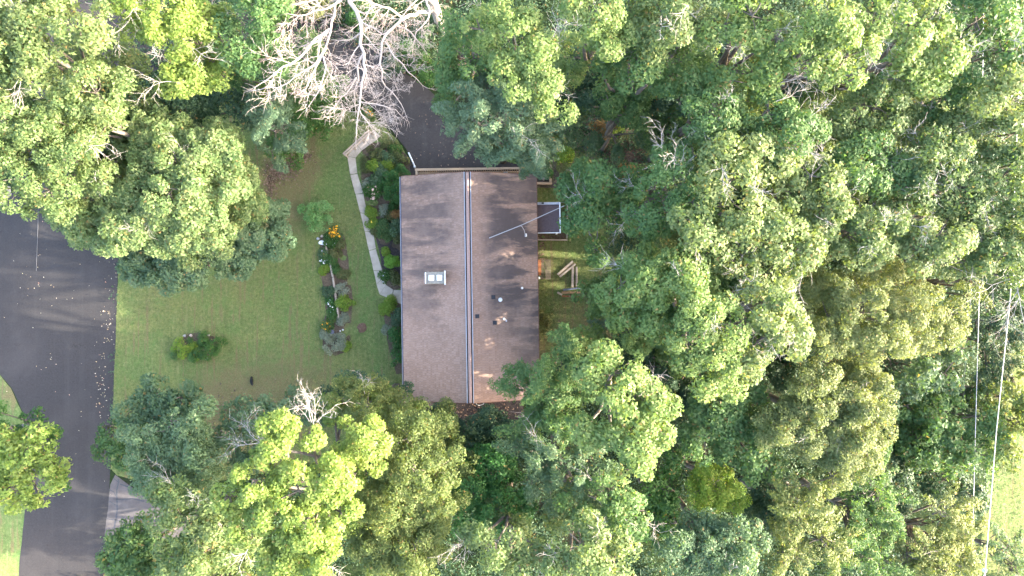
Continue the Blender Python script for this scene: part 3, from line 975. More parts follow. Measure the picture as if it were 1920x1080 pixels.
# raised planter at the yard corner
pl = empty("raised_planter", at(1020, 328), "tan timber planter box against the house near the gravel path", "planter")
o = pl.location.copy(); z = .5
for (x0, y0), (x1, y1) in (((1032, 308), (1032, 343)), ((1006, 343.5), (1035, 343.5)), ((1006, 310), (1030, 310))):
    a, b = at(x0, y0, z), at(x1, y1, z)
    MB().beam(a - o, b - o, .16, .07).build("cap_board", M["tan_wood"], pl, bevel=.008)
    MB().beam(a - o - Vector((0, 0, .27)), b - o - Vector((0, 0, .27)), .06, .46).build("side_board", M["tan_wood"], pl)
a, b = at(1006, 311, .3), at(1031, 342, .3)
MB().box((a + b) / 2 - o, (b.x - a.x, a.y - b.y, .04)).build("soil", M["soil_dark"], pl)
def rock(name, px, py, r, h, mat, label, group=None, cat="stone", z0=0.0, seed=0):
    bm = bmesh.new()
    bmesh.ops.create_icosphere(bm, subdivisions=3, radius=1)
    for v in bm.verts:
        k = 1 + .28 * noise.noise(v.co * 1.3 + Vector((seed * 7.7, px, py)))
        v.co = Vector((v.co.x * r * k, v.co.y * r * k * .85, max(-.1, v.co.z) * h * k))
    me = bpy.data.meshes.new(name); bm.to_mesh(me); bm.free(); me.shade_smooth()
    return tag(link(name, me, mat, None, at(px, py, z0)), label, cat, group)
rock("planter_stone", 1019, 335, .14, .18, M["pinkstone"], "pinkish brown stone lying inside the tan timber planter", z0=.32, seed=2)
bush("planter_plant", "dark small leafy plant growing in the tan timber planter", 1026, 328, 9, .75, "hedge", "plant")

# timber border round the porch
tb = empty("timber_border", at(1063, 415), "thin timber border framing bare soil beyond the porch roof", "border")
o = tb.location.copy()
for (x0, y0), (x1, y1) in (((1064, 379), (1063, 447)), ((1007, 449.5), (1064, 450)), ((1052, 379), (1064, 379))):
    MB().beam(at(x0, y0, .1) - o, at(x1, y1, .1) - o, .075, .2).build("board", M["grey_wood"], tb)
sheet("border_soil", [(1006, 437), (1060, 437), (1061, 448), (1006, 448)], .03, M["leaf_soil"], .2, .03, 22, .3, .03)

# patio slabs by the yard wall
pat = tag(empty("patio", (0, 0, 0), None, None), kind="structure")
for x0, y0, x1, y1, mm in ((1013, 486, 1021, 504, "paver"), (1021.5, 486, 1033, 504.5, "paver"), (1013, 505, 1021, 524, "paver"), (1022, 505, 1033, 524, "paver_pale")):
    a, b = at(x0, y0, 0), at(x1, y1, 0)
    MB().box(((a.x + b.x) / 2, (a.y + b.y) / 2, .02), (b.x - a.x - .02, a.y - b.y - .02, .06)).build("paver", M[mm], pat, bevel=.008)
bn = empty("bench", at(1010, 503), "narrow rusty red wooden bench against the house by the patio pavers", "bench")
o = bn.location.copy()
p0, p1 = at(1010.5, 487, .42), at(1010.5, 516, .42)
for k in range(3):
    MB().box(((p0.x + p1.x) / 2 - o.x - .11 + k * .11, (p0.y + p1.y) / 2 - o.y, .42), (.095, p0.y - p1.y, .035)).build("slat", M["red_wood"], bn)
for yy in (p0.y - .12, p1.y + .12):
    for xx in (-.1, .1):
        MB().box((p0.x - o.x + xx, yy - o.y, .2), (.05, .05, .4)).build("leg", M["red_wood"], bn)
rock("white_bag", 1010, 521, .11, .14, M["white"], "small white crumpled bag on the ground at the end of the red bench", cat="bag", seed=4)

# loose timbers in the yard
def plank(a, b, wd, ht, mat, label, z=None, name="timber", group="loose timbers lying in the back yard"):
    z = z or ht / 2 + .01
    p, q = at(a[0], a[1], z), at(b[0], b[1], z)
    c = (p + q) / 2
    return tag(MB().beam(p - c, q - c, wd, ht).build(name, M[mat], None, c, bevel=.01), label, "timber", group)
plank((1045.5, 515), (1074, 490), .15, .14, "grey_wood", "weathered slanting timber at the house side of the slanting pair")
plank((1049.5, 519), (1079, 495), .13, .14, "grey_wood", "weathered slanting timber beside the two straight parallel beams")
plank((1047, 517), (1076, 493), .07, .10, "deck_wood", "narrow dark board wedged between the two slanting grey timbers")
plank((1074, 501), (1073.5, 539), .16, .14, "grey_wood", "straight grey timber nearer the house of the parallel pair", z=.081)
plank((1081, 500), (1081.5, 537), .14, .14, "grey_wood", "straight grey timber farther from the house of the parallel pair", z=.081)
plank((1053, 548.5), (1089, 548.5), .15, .05, "new_wood", "fresh orange board lying flat below the dark pipe")
plank((1045, 548), (1054, 553), .14, .06, "pink_wood", "short bleached offcut touching the fresh orange board")
plank((1054, 555), (1088, 557), .12, .04, "red_wood", "thin reddish board half sunk in the yard grass")
mb = MB(); mb.tube([at(1056, 543.5, .06), at(1070, 542, .06), at(1080, 540.5, .07), at(1093, 541.5, .06)], .06, 8)
tag(mb.build("pipe", M["bluepipe"], smooth=True), "dark blue-grey pipe lying across the ends of the straight timbers", "pipe")

# front bed furniture
te = empty("timber_edging", at(624, 530), "weathered timber edging dividing the flower bed lengthwise", "edging")
o = te.location.copy()
for a, b in (((611.5, 462), (618, 487)), ((618.2, 488), (624.5, 519)), ((624.7, 520), (630, 558)), ((630.2, 559), (635.5, 597))):
    MB().beam(at(a[0], a[1], .12) - o, at(b[0], b[1], .12) - o, .13, .22).build("timber", M["grey_wood"], te, bevel=.012)
hb = MB()
c = at(605, 457, .0)
prof = [(math.cos(t) * .26, math.sin(t) * .22) for t in [math.pi * i / 12 for i in range(13)]]
hb.prism([(x, y) for x, y in prof] + [(-.2, -.08), (.24, -.10)], .0, .2)
tag(hb.build("garden_stone", M["white"], None, c, bevel=.03), "white half-round garden stone at the head of the timber edging", "stone").rotation_euler = (0, 0, -.25)
rock("garden_rock", 596.5, 447.5, .12, .14, M["grey"], "grey round rock beside the white half-round stone", seed=5)
rock("garden_rock", 603.5, 443, .11, .08, M["pinkstone"], "pale pinkish flat rock between the round rock and the marigolds", seed=6)
tag(MB().box((0, 0, .05), (.24, .2, .1), .1).build("stepping_stone", M["grey"], None, at(617.5, 441), bevel=.015), "grey square stepping stone touching the orange marigolds", "stone")
pt = empty("flower_pot", at(624, 622), "slate grey round pot near the orange arc of flowers", "pot")
MB().lathe((0, 0, 0), [(.10, 0), (.14, .22), (.155, .22), (.155, .26), (.135, .26), (.12, .2)], 18).build("bowl", M["pot"], pt)
MB().lathe((0, 0, .17), [(.12, 0), (.1, .02)], 14).build("soil", M["bluepipe"], pt)
for i, (x, y, ww) in enumerate(((638, 620.5, "smaller"), (643, 618.5, "larger"))):
    rock("white_pebble", x, y, .055 + .015 * i, .06, M["white"], f"{ww} white pebble of the two beside the slate grey pot", "white pebbles by the pot", seed=9 + i)
rock("bed_stone", 336.5 + 10, 629.5, .11, .13, M["grey"], "bluish grey stone on the rim of the island bed", seed=11)
rock("bed_stone", 358, 629, .12, .13, M["pinkstone"], "pink stone on the rim of the island bed", seed=12)
rock("bed_stone", 392, 628.5, .10, .10, M["pinkstone"], "pale stone on the island bed rim behind the dark shrub", seed=13)
rock("bed_stone", 386, 672, .12, .08, M["grey"], "grey flat stone on the lower rim of the island bed", seed=14)
# mulch ring and the dark object on the lawn
def disc(name, px, py, r, h, mat, label, cat, sy=1.0, seed=0, z0=.006):
    bm = bmesh.new()
    bmesh.ops.create_grid(bm, x_segments=14, y_segments=14, size=1)
    for v in list(bm.verts):
        x, y = v.co.x, v.co.y
        d = math.sqrt(x * x + y * y)
        m = max(abs(x), abs(y))
        s = m / d if d > 1e-6 else 0
        x, y = x * s, y * s
        k = 1 + .25 * noise.noise(Vector((x * 1.6, y * 1.6, seed + 3)))
        hh = h * (1 - m ** 2.5) * (1 + .5 * noise.noise(Vector((x * 5, y * 5, seed))))
        v.co = Vector((x * r * k, y * r * k * sy, hh))
    me = bpy.data.meshes.new(name); bm.to_mesh(me); bm.free(); me.shade_smooth()
    return tag(link(name, me, mat, None, at(px, py, z0)), label, cat)
disc("mulch_patch", 679, 614.5, .36, .10, M["leaf_soil"], "round patch of brown wood mulch set in the front lawn", "mulch patch", .9, 3, .05)
bd = MB()
bm = bmesh.new()
bmesh.ops.create_icosphere(bm, subdivisions=3, radius=1)
for v in bm.verts:
    k = 1 + .3 * noise.noise(v.co * 1.5 + Vector((3, 1, 8)))
    v.co = Vector((v.co.x * .11 * k + .05 * max(0, -v.co.y), v.co.y * .33 * k, max(-.2, v.co.z) * .13 * k))
me = bpy.data.meshes.new("dark_bundle"); bm.to_mesh(me); bm.free(); me.shade_smooth()
tag(link("dark_bundle", me, M["black"], None, at(472, 714, .03)), "small black elongated bundle lying on the open lawn", "bundle")

# ------------------------------------------------------------------ shrubs and flowers
bush("round_bush", "round green bush standing alone on the lawn beside the orange marigolds", 600, 405, 31, 1.5, "roundbush", scale=.75, dens=1.2)
bush("marigolds", "dense clump of orange marigolds at the top of the flower bed", 629, 438, 12, .35, "mid", "flowers", ratio=.7, blossoms=("orange", 130, .13))
bush("flowering_plant", "green plant dotted with tiny white flowers below the marigolds", 620, 455, 13, .45, "green", "flowers", ratio=.9, blossoms=("white", 26, .06))
bush("pansies", "white flowers with one orange neighbour left of the timber edging", 607, 476, 5, .22, "bluegreen", "flowers", blossoms=("white", 12, .10))
bush("pansies", "white and violet flowers just above the bare mulch strip", 608.5, 490, 6, .22, "hedge", "flowers", blossoms=("white", 20, .10))
bush("orange_flower", "single small orange flower clump touching the timber edging", 610.5, 479, 3.5, .22, "mid", "flowers", blossoms=("orange", 7, .11))
bush("bed_plant", "dark leafy plant between the timber edging and bare soil, under the marigolds", 630, 476, 11, .4, "olive", "plant")
bush("bed_plant", "fresh green leafy plant against the middle of the timber edging", 624, 486, 8, .4, "green", "plant")
bush("bed_plant", "tiny bright green plant alone on the dark mulch strip", 609, 505, 4, .25, "lime", "plant")
bush("bed_plant", "dark blue-green mound of foliage on the mulch strip", 618, 546, 11, .5, "dark", "plant", ratio=1.1)
bush("pansies", "cluster of three white flowers on the dark mulch", 621, 566, 7, .2, "hedge", "flowers", blossoms=("white", 16, .10), dens=.6)
bush("pansies", "lone white flower below the white cluster on mulch", 623.5, 580, 3, .2, "hedge", "flowers", blossoms=("white", 6, .12))
bush("bed_plant", "yellow-green leafy perennial across the timber from the white flowers", 648, 570, 15, .5, "lime", "plant", spec="broad", scale=.6)
bush("bed_plant", "pale sparse weedy plant above the yellow-green perennial", 646, 543, 13, .3, "sage", "plant", dens=.5)
bush("bed_plant", "low green plant at the foot of the timber edging", 624, 593, 8, .3, "green", "plant")
bush("marigolds", "curved row of orange flowers beside the slate grey pot", 614, 612, 10, .35, "mid", "flowers", blossoms=("orange", 36, .11), dens=.8)
bush("sage_plant", "grey-green feathery mound at the lower end of the flower bed", 628, 643, 24, .5, "sage", "plant", ratio=.75, dens=.9)
bush("bed_plant", "bright green tuft on the edge of the grey-green mound", 649.5, 650, 6, .35, "lime", "plant")
bush("sage_plant", "small silvery clump below the orange arc of flowers", 611, 628, 8, .3, "sage", "plant", dens=.8)
bush("island_shrub", "yellow-green shrub in the island bed", 351, 648, 21, .9, "lime", scale=.8)
bush("island_shrub", "dark green broad shrub in the island bed", 388, 651, 34, 1.0, "green", ratio=.8, scale=.9)
bush("island_plant", "small fresh green plant at the lower rim of the island bed", 366, 668, 7, .35, "lime", "plant")
bush("lawn_flower", "lone yellow flower on the lawn beside the island bed", 332, 664.5, 2.5, .15, "mid", "flower", blossoms=("yellow", 5, .1))
# between walk and house
bush("clipped_hedge", "large dark green clipped hedge between the pink hydrangea and roof", 744, 348, 31, 1.5, "hedge", "hedge", ratio=1.35, scale=.55, spec="fine", dens=1.2)
bush("hedge_shrub", "dark leafy shrub filling the corner by the white drain pipe", 748, 302, 19, .8, "olive", scale=.7)
bush("hydrangea", "hydrangea covered in pink flower heads beside the walk", 703, 362, 14, .8, "green", "shrub", blossoms=("pink", 75, .16), spec="broad", scale=.5)
bush("hosta", "blue-green hosta nearest the hydrangea", 711, 338, 9, .4, "bluegreen", "plant", spec="broad", scale=.75, group="hostas along the clipped hedge")
bush("hosta", "blue-green hosta in the middle of the hosta row", 719, 325, 8, .4, "bluegreen", "plant", spec="broad", scale=.75, group="hostas along the clipped hedge")
bush("hosta", "pale green hosta farthest up the hosta row", 731, 312, 9, .5, "lime", "plant", spec="broad", scale=.6, group="hostas along the clipped hedge")
bush("hosta", "green round hosta under the dead branch tips", 729, 297, 7, .4, "bluegreen", "plant", spec="broad", scale=.7, group="hostas along the clipped hedge")
bush("bed_perennial", "yellow-green perennial clump near the bend of the walk", 701, 314, 13, .6, "lime", "plant", ratio=1.3)
bush("ground_cover", "olive and rust tinted low planting under the dead branch tips", 708, 292, 17, .35, "olive", "plant")
bush("ground_cover", "olive low planting along the driveway edge of the bed", 730, 280, 18, .35, "olive", "plant")
bush("bed_perennial", "fresh green leafy clump on the walk edge below the hydrangea", 697, 398, 9, .45, "lime", "plant")
bush("bed_perennial", "yellow-flowered green clump on the walk edge", 700, 420, 9, .4, "lime", "plant", blossoms=("yellow", 3, .14))
bush("bed_perennial", "muted green rounded clump in the middle of the bed", 719, 427, 12, .5, "mid", "plant", spec="fine")
bush("bed_perennial", "leafy green clump above the dark mulch beside the walk", 708, 436, 9, .35, "olive", "plant")
bush("bed_perennial", "yellow-orange leafed plant against the gutter", 746, 402, 8, .5, "rust", "plant")
bush("bed_perennial", "blue-green cabbage-like plant against the gutter", 744, 425, 11, .5, "bluegreen", "plant", spec="broad", scale=.6)
bush("bed_weeds", "straggly pale weeds in dry soil below the hydrangea", 722, 392, 15, .25, "sage", "plant", dens=.45)
bush("bed_perennial", "tiny lone bright plant on dark mulch near the boxwood", 724.5, 471.5, 4, .25, "lime", "plant")
bush("boxwood", "round bright yellow-green boxwood against the house wall", 739, 492, 16, 1.0, "boxwood", spec="fine", scale=.55, dens=1.4)
bush("bed_perennial", "green leafy plants where the walk bends to the door", 724, 519, 11, .4, "green", "plant", blossoms=("white", 4, .14))
bush("bed_shrub", "dark olive low shrub between boxwood and front walk", 743, 524, 13, .5, "olive", scale=.7)
bush("fern_clump", "light green arching clump below the walk's end", 731, 576, 15, .6, "lime", "plant", ratio=1.25, spec="fine")
bush("ivy_shrub", "dark shrub against the wall beside the light green clump", 747, 594, 14, .9, "dark", scale=.8)
bush("ivy_shrub", "middle dark green shrub along the lower house wall", 746, 630, 17, 1.0, "hedge", ratio=1.2, scale=.8)
bush("ivy_shrub", "lowest dark green shrub along the house wall above the trees", 748, 668, 17, 1.0, "hedge", ratio=1.3, scale=.8)
bush("dry_grass", "straw coloured dry tuft beside the dark wall shrubs", 727, 618, 8, .2, "sage", "plant", dens=.6)
bush("ground_cover", "low olive planting between hydrangea and gutter", 736, 405, 12, .3, "olive", "plant")
bush("ground_cover", "low green planting directly above the dark mulch", 730, 442, 13, .3, "mid", "plant", dens=.7)
bush("ground_cover", "low green planting wedged in the bed corner against the gutter above the mulch", 748, 446, 8, .35, "olive", "plant")
bush("ground_cover", "short green edging plant beside the walk above the hydrangea", 687, 310, 8, .25, "olive", "plant", ratio=1.6)
bush("ground_cover", "dry brownish weedy patch on the walk side of the hydrangea", 690, 345, 8, .25, "sage", "plant", dens=.6)
bush("ground_cover", "tall weedy green clump touching the clipped hedge's lower end", 735, 388, 9, .4, "green", "plant", dens=.8)
bush("ground_cover", "green planting that fills the bed between drain pipe and hostas", 742, 285, 14, .5, "green", "plant", dens=.9)
bush("bed_plant", "weedy green plant right of the dark blue-green mound", 645, 515, 9, .3, "olive", "plant", dens=.7)
bush("bed_plant", "low dry grassy plant near the lower end of the timber edging", 642, 600, 8, .25, "sage", "plant", dens=.5)
bush("bed_plant", "small leafy plant at the bed edge below the marigolds", 640, 458, 8, .3, "olive", "plant", dens=.7)
bush("bed_plant", "low leafy weeds under the timber edging's middle joint", 632, 505, 8, .25, "green", "plant", dens=.6)
# back yard
bush("yellow_shrub", "bright yellow-green shrub beside the gravel path", 1057, 294, 15, 1.0, "lime", ratio=1.3, spec="broad", scale=.6)
bush("rust_shrub", "rust and orange leafed shrub in the woodland clearing", 1125, 246, 22, .8, "rust", ratio=.8)
bush("rust_shrub", "orange brown shrub below the service cable in the clearing", 1172, 322, 22, .8, "rust", ratio=1.3, dens=.8)
bush("woodland_shrub", "yellow-green shrub next to the rust leafed shrub", 1150, 252, 14, .9, "lime", dens=.8)
bush("woodland_shrub", "olive shrub crossed by the overhead service cable", 1178, 345, 20, .8, "olive")
bush("fallen_leaves_pile", "thin sprawling olive weeds along the back wall", 1022, 600, 18, .25, "olive", "plant", ratio=2.2, dens=.35)

# ------------------------------------------------------------------ trees
OK_ = "oak_tree"
# street side, upper left
tree(OK_, "pale oak over the road bend with bare twigs in its crown", "oak", "pale", 15.5, [(60, 45, 85), (150, 55, 70), (60, 150, 75, 1), (20, 60, 70, 1)], bare=5)
tree(OK_, "pale yellow-green oak hanging over the dark road above the sandy shoulder", "oak", "pale", 14.5, [(60, 255, 85), (30, 335, 62, 1), (95, 355, 48, 2), (55, 390, 20, 3), (130, 290, 60, 1), (10, 230, 60)], bare=2)
tree(OK_, "pale oak with dark asphalt showing through gaps between its clumps", "oak", "pale", 14, [(180, 175, 62, 0), (225, 175, 40, 1), (170, 250, 50, 2), (200, 235, 35, 2), (130, 395, 26, 4), (185, 330, 40, 3)], bare=2,
     twigs=[(200, 20, 13, 1, -.2, .1, 2.5)])
tree("dead_limb_tree", "leafy tree at the top edge with a long bleached bare limb", "oak", "bright", 14.5, [(300, 15, 70), (240, 30, 45, 1), (345, 70, 45, 1)], bare=2,
     twigs=[(160, 5, 13.5, 1, -.25, .05, 3.2), (170, 12, 13.6, 1, -.45, .1, 3.4), (250, 55, 13, .9, -.7, -.05, 2.0)])
tree("maple_tree", "brilliant yellow-green maple lobe above the big round maple", "maple", "bright", 13, [(370, 130, 52, 1), (340, 145, 42, 1), (420, 140, 30, 1.5), (400, 45, 45)], bare=2,
     twigs=[(345, 150, 12, -.8, -.3, .1, 2.0)])
tree(OK_, "mid green oak beside the bleached dead tree", "oak", "mid", 14, [(480, 30, 62), (430, 80, 40, 1), (500, 110, 45, 1), (530, 60, 40, 1.5), (545, 120, 26, 3)], bare=2)
tree("maple_tree", "huge round dense maple overhanging the road and lawn", "maple", "maple", 11.5,
     [(345, 345, 150, 0), (285, 395, 110, .6), (420, 300, 75, 1.0), (300, 270, 75, 1), (200, 360, 70, 1.6), (180, 420, 50, 2.2), (145, 430, 26, 3.4), (110, 410, 14, 3.6), (155, 455, 13, 4.0), (215, 450, 30, 3.2), (450, 385, 60, 2.6), (380, 430, 75, 1.6)], bare=3, sub=1.0)
tree("maple_tree", "dark green maple skirt over the lawn below the huge round maple", "maple", "bluegreen", 8.0,
     [(470, 440, 62, 0), (510, 450, 34, .8), (400, 480, 62, .4), (330, 490, 62, .4), (270, 490, 48, .8), (245, 510, 26, 1.5), (500, 400, 34, 1.0), (360, 525, 26, 1.2), (440, 490, 30, 1.2)], sub=1.0)
tree("dark_tree", "dark shaded tree wedged above the round maple and below the bright lobe", "oak", "dark", 8.5, [(270, 205, 65), (350, 200, 60), (230, 250, 40), (440, 210, 40), (140, 300, 50), (120, 220, 40)], sub=1.2)
tree("pine_tree", "soft light green pine at the round maple's shoulder", "pine", "pine", 11, [(505, 205, 42), (490, 235, 38, 1), (530, 240, 42, 1.6), (545, 275, 26, 3), (480, 180, 25, 1.5), (510, 285, 30, 3)], sub=.9, base_px=(500, 225))
tree("pale_tree", "light green lobed tree between the pine and dead tree", "oak", "mid", 11, [(490, 120, 40), (460, 100, 30, 1), (535, 130, 30, 2), (455, 150, 22, 2)], sub=1.1)
bush("green_thicket", "large saturated green thicket at the head of the lawn", 590, 225, 62, 2.6, "green", "thicket", scale=1.1, sub=.7)
bush("green_thicket", "green thicket at the lawn edge, tucked under the pine", 545, 285, 38, 2.2, "green", "thicket", scale=1.1, sub=.6)
bush("green_thicket", "green thicket on the driveway edge under the dead limbs", 625, 175, 38, 2.2, "green", "thicket", scale=1.1, sub=.6)
bush("driveway_shrub", "dark shrubs right of the driveway below the dead trunk", 785, 110, 38, 2.0, "green", "thicket", scale=1.1, sub=.6)
bush("driveway_shrub", "shrub filling the driveway's outer bend", 745, 135, 26, 1.6, "dark", "thicket", scale=1.1, sub=.5)
bush("driveway_shrub", "shrub close to the dead trunk base", 812, 62, 32, 2.4, "dark", "thicket", scale=1.1, sub=.5)
bush("driveway_shrub", "shrub over the driveway edge beside the tall pine", 815, 160, 26, 2.2, "green", "thicket", scale=1.1, sub=.5)
bush("driveway_flowers", "orange flowers beside the driveway under the dead branches", 690, 213, 10, .5, "mid", "flowers", blossoms=("orange", 45, .14))
bush("driveway_shrub", "low green shrub under the dead tree at the top edge", 680, 30, 40, 1.6, "green", "thicket", scale=1.1, sub=.6)
bush("driveway_shrub", "low green shrub behind the dead tree at the top edge", 590, 10, 40, 1.6, "olive", "thicket", scale=1.1, sub=.6)

# north of the house
tree("pine_tree", "tall blue-green pine spreading over the driveway and roof corner", "pine", "pine", 14.5,
     [(930, 210, 80, 0), (892, 180, 42, 1.2), (862, 205, 30, 2.4), (886, 245, 36, 2.4), (905, 270, 26, 3.4), (955, 276, 38, 2.8), (1000, 250, 48, 1.6), (945, 282, 22, 4.0), (990, 303, 22, 4.0), (995, 150, 45, .8), (846, 232, 14, 3.2)], sub=1.0, bare=1, skirt=False)
tree("pine_tree", "lower pine boughs touching the roof's upper corner", "pine", "bluegreen", 8.5, [(1005, 285, 34), (1030, 270, 32, .4), (995, 302, 22, .8), (1003, 316, 11, 1.4), (1055, 255, 26, .5), (975, 280, 24, 1)], sub=.8)
tree(OK_, "bright sunlit oak leaning over the tall pine", "oak", "fresh", 16.5, [(960, 55, 55), (1010, 100, 48, .6), (1000, 170, 52, 1.0), (950, 130, 40, 1.2), (1030, 205, 40, 1.8), (900, 55, 40, 1.2)], bare=4)
tree(OK_, "mid green oak along the driveway at the top edge", "oak", "mid", 14.5, [(870, 40, 45), (855, 95, 38, 1), (830, 130, 24, 2), (895, 105, 38, 1), (930, 10, 40, 1), (850, 150, 22, 2.6)], bare=2)
tree(OK_, "oak with yellowish clumps at the top edge above the woodland gap", "oak", "fresh", 17, [(1110, 30, 60), (1150, 60, 50, .6), (1180, 20, 50, 1), (1130, 90, 30, 2)], bare=3)
tree(OK_, "pale oak at the top edge between two bright oaks", "oak", "pale", 17, [(1245, 35, 60), (1290, 75, 45, .8), (1240, 80, 40, 1.2), (1330, 40, 40, 1)], bare=3)
tree(OK_, "mid green oak with rounded lobes near the fallen trunk", "oak", "mid", 15, [(1200, 125, 48), (1270, 130, 50, .6), (1180, 95, 35, 1), (1295, 95, 35, 1), (1130, 140, 30, 2)], bare=3)
tree("understorey_tree", "dark understorey tree above the rust shrubs", "oak", "dark", 8.5, [(1100, 190, 38), (1100, 130, 45), (1245, 200, 42), (1290, 190, 45), (1190, 180, 32)], sub=1.2)
tree("understorey_tree", "blue-green understorey tree in the middle of the clearing", "oak", "bluegreen", 7.5, [(1225, 250, 34), (1170, 200, 30), (1100, 272, 22, .6), (1160, 290, 16, 1), (1075, 235, 30, .3)], sub=1.1, dens=.75)
tree("understorey_tree", "soft blue-green crown standing over the rust leafed shrubs", "oak", "mid", 10.5, [(1140, 188, 30), (1190, 212, 30, .4), (1215, 165, 32, .2), (1165, 160, 26, .6)], sub=1.1)
tree("understorey_tree", "understorey tree added to shade the roof, hidden under the oak reaching the timbers", "oak", "mid", 9.5, [(1270, 560, 60), (1240, 605, 50, .3), (1290, 480, 56, .3), (1230, 450, 40, .6), (1330, 420, 44), (1355, 490, 56), (1380, 430, 50), (1260, 520, 50, 3), (1330, 590, 60, 3)], sub=1.3, dens=1.4)  # hidden tree added to keep low sun off the roof
tree("understorey_tree", "understorey tree added to shade roof and lawn, beneath the broad bright oak", "oak", "mid", 11, [(1345, 655, 60), (1410, 625, 60, .3), (1395, 545, 60, .3), (1350, 700, 45, .6), (1300, 600, 45, .5), (1330, 520, 40, .6), (1330, 640, 60, 4), (1400, 600, 60, 4)], sub=1.5, dens=1.3)  # added under the oaks to stop sun reaching roof and lawn
tree("understorey_tree", "yellowish slender tree glowing between the dark understorey crowns", "fine", "lime", 9, [(1235, 160, 26), (1210, 150, 18, .6), (1240, 185, 16, 1)], sub=1.0, dens=.8)
tree(OK_, "thin blue-green oak spreading over the porch and timber border", "oak", "mid", 13, [(1130, 345, 42), (1090, 370, 40, 1), (1060, 350, 20, 2), (1075, 405, 32, 1.5), (1120, 420, 48, .8), (1115, 465, 32, 2), (1165, 400, 46, .4), (1180, 345, 34, .8), (1100, 325, 26, 1.4)], bare=2, dens=.62,
     twigs=[(1215, 365, 13, -.9, .5, .15, 1.3), (1190, 400, 13, -.7, -.4, .15, 1.3), (1215, 350, 13.2, .7, -.2, .15, 1.2)])
tree(OK_, "oak full of grey bare twigs beyond the service cable", "oak", "mid", 15.5, [(1265, 320, 52), (1225, 350, 40, .8), (1300, 365, 55, .3), (1240, 400, 46, .8), (1205, 420, 40, 1.4), (1300, 290, 36, .6)], bare=6, skirt=False, dens=.85)
tree(OK_, "sunlit pale oak with many grey twigs, centre of the eastern wood", "oak", "pale", 17, [(1380, 330, 66), (1400, 400, 60, .4), (1320, 420, 50, .6), (1430, 290, 50, .5), (1350, 280, 45, .8)], bare=6)
tree(OK_, "mid green oak partly hiding a thick sloping trunk", "oak", "mid", 16, [(1340, 215, 52), (1370, 150, 46, .5), (1310, 240, 35, 1), (1390, 220, 45, .5), (1300, 160, 35, 1.4)], bare=4)
tree(OK_, "oak with a fan of bare grey branches at its edge", "oak", "mid", 16.5, [(1440, 205, 40, .5), (1480, 260, 52), (1420, 260, 34, .8), (1520, 230, 38, .4)], bare=2,
     twigs=[(1430, 150, 16, 1, .1, .1, 2.4), (1432, 158, 16, 1, -.15, .15, 2.4), (1440, 150, 15.8, .9, .5, .1, 1.8), (1455, 190, 16, 1, .2, .2, 1.8)])
tree(OK_, "bright oak at the top edge beside the fan of grey branches", "oak", "fresh", 18, [(1410, 30, 60), (1360, 45, 40, .8), (1455, 70, 46, .6), (1440, 120, 34, 1.4)], bare=3)
tree(OK_, "yellowish sunlit oak with brilliant eastern edge at the top", "oak", "fresh", 18.5, [(1550, 50, 70), (1590, 105, 55, .4), (1520, 110, 46, 1), (1630, 45, 50, .6), (1560, 145, 38, 1.2)], bare=4)
tree(OK_, "bright oak at the top edge with a dark bare branch", "oak", "fresh", 18, [(1710, 40, 66), (1760, 90, 50, .8), (1690, 100, 45, .8), (1730, 135, 40, 1.2)], bare=3)
tree(OK_, "green oak in the corner of the wood above the power lines", "oak", "mid", 17.5, [(1830, 40, 64), (1880, 95, 56, .6), (1820, 110, 46, .8), (1930, 30, 50, 1)], bare=4)
tree(OK_, "pale oak below the corner oak with a slim grey stem", "oak", "pale", 17, [(1860, 190, 60), (1900, 250, 56, .6), (1830, 225, 40, 1), (1935, 180, 50, 1)], bare=3)
tree(OK_, "shaded oak whose dark gap lies beside the corner oaks", "oak", "mid", 15.5, [(1770, 180, 56), (1740, 225, 40, 1), (1810, 170, 38, 1), (1690, 160, 40, 1)], bare=2)
tree(OK_, "oak with small dead yellow leaves inside its crown", "oak", "pale", 16, [(1640, 200, 62), (1690, 225, 40, 1), (1600, 220, 46, .6), (1650, 255, 36, 1.2)], bare=4)
tree(OK_, "oak south of the dead yellow leaves with twiggy top", "oak", "mid", 16, [(1620, 310, 60), (1570, 330, 48, .8), (1670, 320, 48, .8), (1640, 360, 40, 1)], bare=5)
tree(OK_, "mid-wood pale oak between twiggy oaks", "oak", "pale", 16.5, [(1520, 330, 56), (1480, 360, 46, .6), (1540, 390, 50, .5), (1480, 410, 40, 1)], bare=5)
tree(OK_, "oak with a bleached forked branch near the right border", "oak", "pale", 16.5, [(1760, 300, 60), (1800, 350, 50, .6), (1720, 340, 46, .8), (1780, 265, 40, .8)], bare=5)
tree(OK_, "right border oak with twisted pale branches", "oak", "pale", 16.5, [(1880, 330, 60), (1910, 400, 56, .6), (1850, 390, 46, .8), (1930, 300, 50, 1)], bare=6)
tree(OK_, "oak over the end of the power lines with a big bare limb", "oak", "pale", 16, [(1880, 480, 60), (1840, 450, 46, .6), (1910, 520, 40, .8), (1930, 450, 50, 1)], bare=3,
     twigs=[(1905, 530, 15, -.35, -.8, .1, 2.6), (1900, 520, 15, -.8, -.3, .1, 2.4), (1912, 540, 15, -.1, -1, .1, 2.2)])
tree(OK_, "oak in the wood above the pale dense linden", "oak", "pale", 16, [(1640, 430, 60), (1590, 440, 46, .6), (1690, 410, 46, .6), (1620, 480, 40, 1)], bare=5)
tree(OK_, "oak between the dense linden and the power line oak", "oak", "pale", 16, [(1760, 440, 60), (1720, 470, 46, .6), (1790, 480, 44, .8), (1810, 420, 36, 1)], bare=5)
